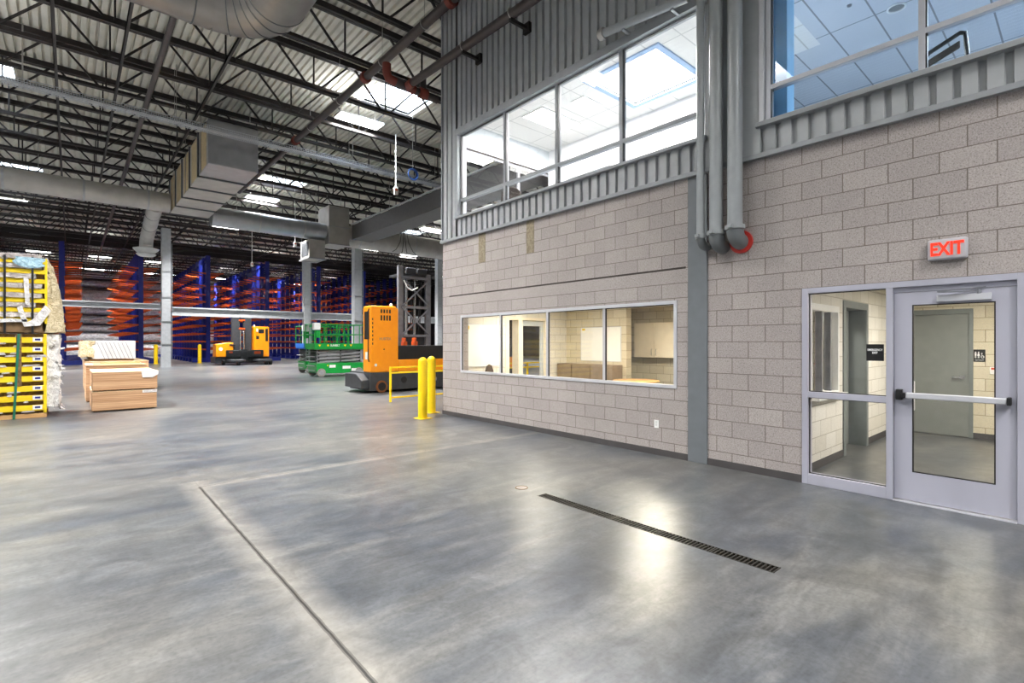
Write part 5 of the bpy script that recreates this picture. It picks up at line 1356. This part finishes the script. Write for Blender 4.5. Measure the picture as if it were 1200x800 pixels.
for k in range(9):
    q.add([(.62+.105*k,20.974,1.62),(.632+.105*k,20.974,1.62),(.83+.105*k,20.974,1.08),(.815+.105*k,20.974,1.08)], [(0,1,2,3)]) if .83+.105*k < 1.6 else None
q.build('printed_stripe', M['column'], s, smooth=False)

# ------------------------------------------------------------------ room lights
def room_light(x, y, z, sx, sy, power, label, col=(1,1,1), mat='troffer'):
    s = thing('ceiling_troffer', label, 'ceiling light', (x, y, z))
    q = MB(); cells(q, 'z', z-.02, z, (x-sx/2-.03, x+sx/2+.03), (y-sy/2-.03, y+sy/2+.03), [(x-sx/2, x+sx/2, y-sy/2, y+sy/2)]); q.build('light_frame', M['white'], s)
    q = MB(); q.box(x-sx/2, x+sx/2, y-sy/2, y+sy/2, z-.012, z-.004); q.build('light_lens', M[mat], s, smooth=False)
    la = bpy.data.lights.new('troffer', 'AREA'); la.shape = 'RECTANGLE'; la.size = sx; la.size_y = sy; la.energy = power; la.color = col
    lo = bpy.data.objects.new('troffer_lamp', la); COL.objects.link(lo); lo.parent = s; lo.location = (0,0,-.025)
WARM = (1.0, .90, .70)
room_light(8.0, 8.2, 2.53, 1.2, .6, 60, 'ceiling panel light over the end of the meeting room', WARM)
room_light(8.6, 5.6, 2.53, 1.2, .6, 120, 'ceiling panel light over the near half of the meeting room', WARM)
room_light(9.6, .6, 2.45, 1.2, .6, 58, 'ceiling panel light in the entrance lobby', (1.0,.93,.78))
room_light(7.6, .2, 2.45, 1.2, .6, 40, 'ceiling panel light just inside the glass door', (1.0,.95,.85))
room_light(8.0, 3.0, 2.45, .6, .3, 26, 'ceiling panel light behind the service window', (1.0,.93,.8))
room_light(8.2, 8.0, ZUC, 1.2, .6, 220, 'ceiling panel light at the far end of the upper office', (1,.98,.95))
room_light(8.2, 6.95, ZUC, .6, .3, 60, 'small ceiling panel light beside the office skylight', (1,.98,.95))
room_light(10.5, -1.0, ZUC, 1.2, .6, 220, 'ceiling panel light in the upper right room', (.9,.95,1))

# ------------------------------------------------------------------ world, camera, view
w = bpy.data.worlds.new('sky'); SC.world = w; w.use_nodes = True
bg = w.node_tree.nodes['Background']; bg.inputs[0].default_value = (.86, .93, 1.0, 1); bg.inputs[1].default_value = 9.0
cam = bpy.data.cameras.new('camera'); co = bpy.data.objects.new('camera', cam); COL.objects.link(co)
cam.sensor_width = 36; cam.lens = 590.35/1200*36; cam.sensor_fit = 'HORIZONTAL'
cam.shift_y = (400-401.8)/1200*-1
cam.clip_end = 300
co.location = (0, 0, 1.6027); co.rotation_euler = (PI/2, 0, -0.71881973)
SC.camera = co
SC.view_settings.view_transform = 'Standard'; SC.view_settings.look = 'None'
SC.view_settings.gamma = 1; SC.view_settings.exposure = 0.34; SC.view_settings.use_curve_mapping = False
SC.cycles.max_bounces = 8; SC.cycles.diffuse_bounces = 4; SC.cycles.glossy_bounces = 3; SC.cycles.transparent_max_bounces = 12
SC.cycles.use_denoising = True
SC.cycles.sample_clamp_indirect = 6
SC.cycles.caustics_reflective = False; SC.cycles.caustics_refractive = False
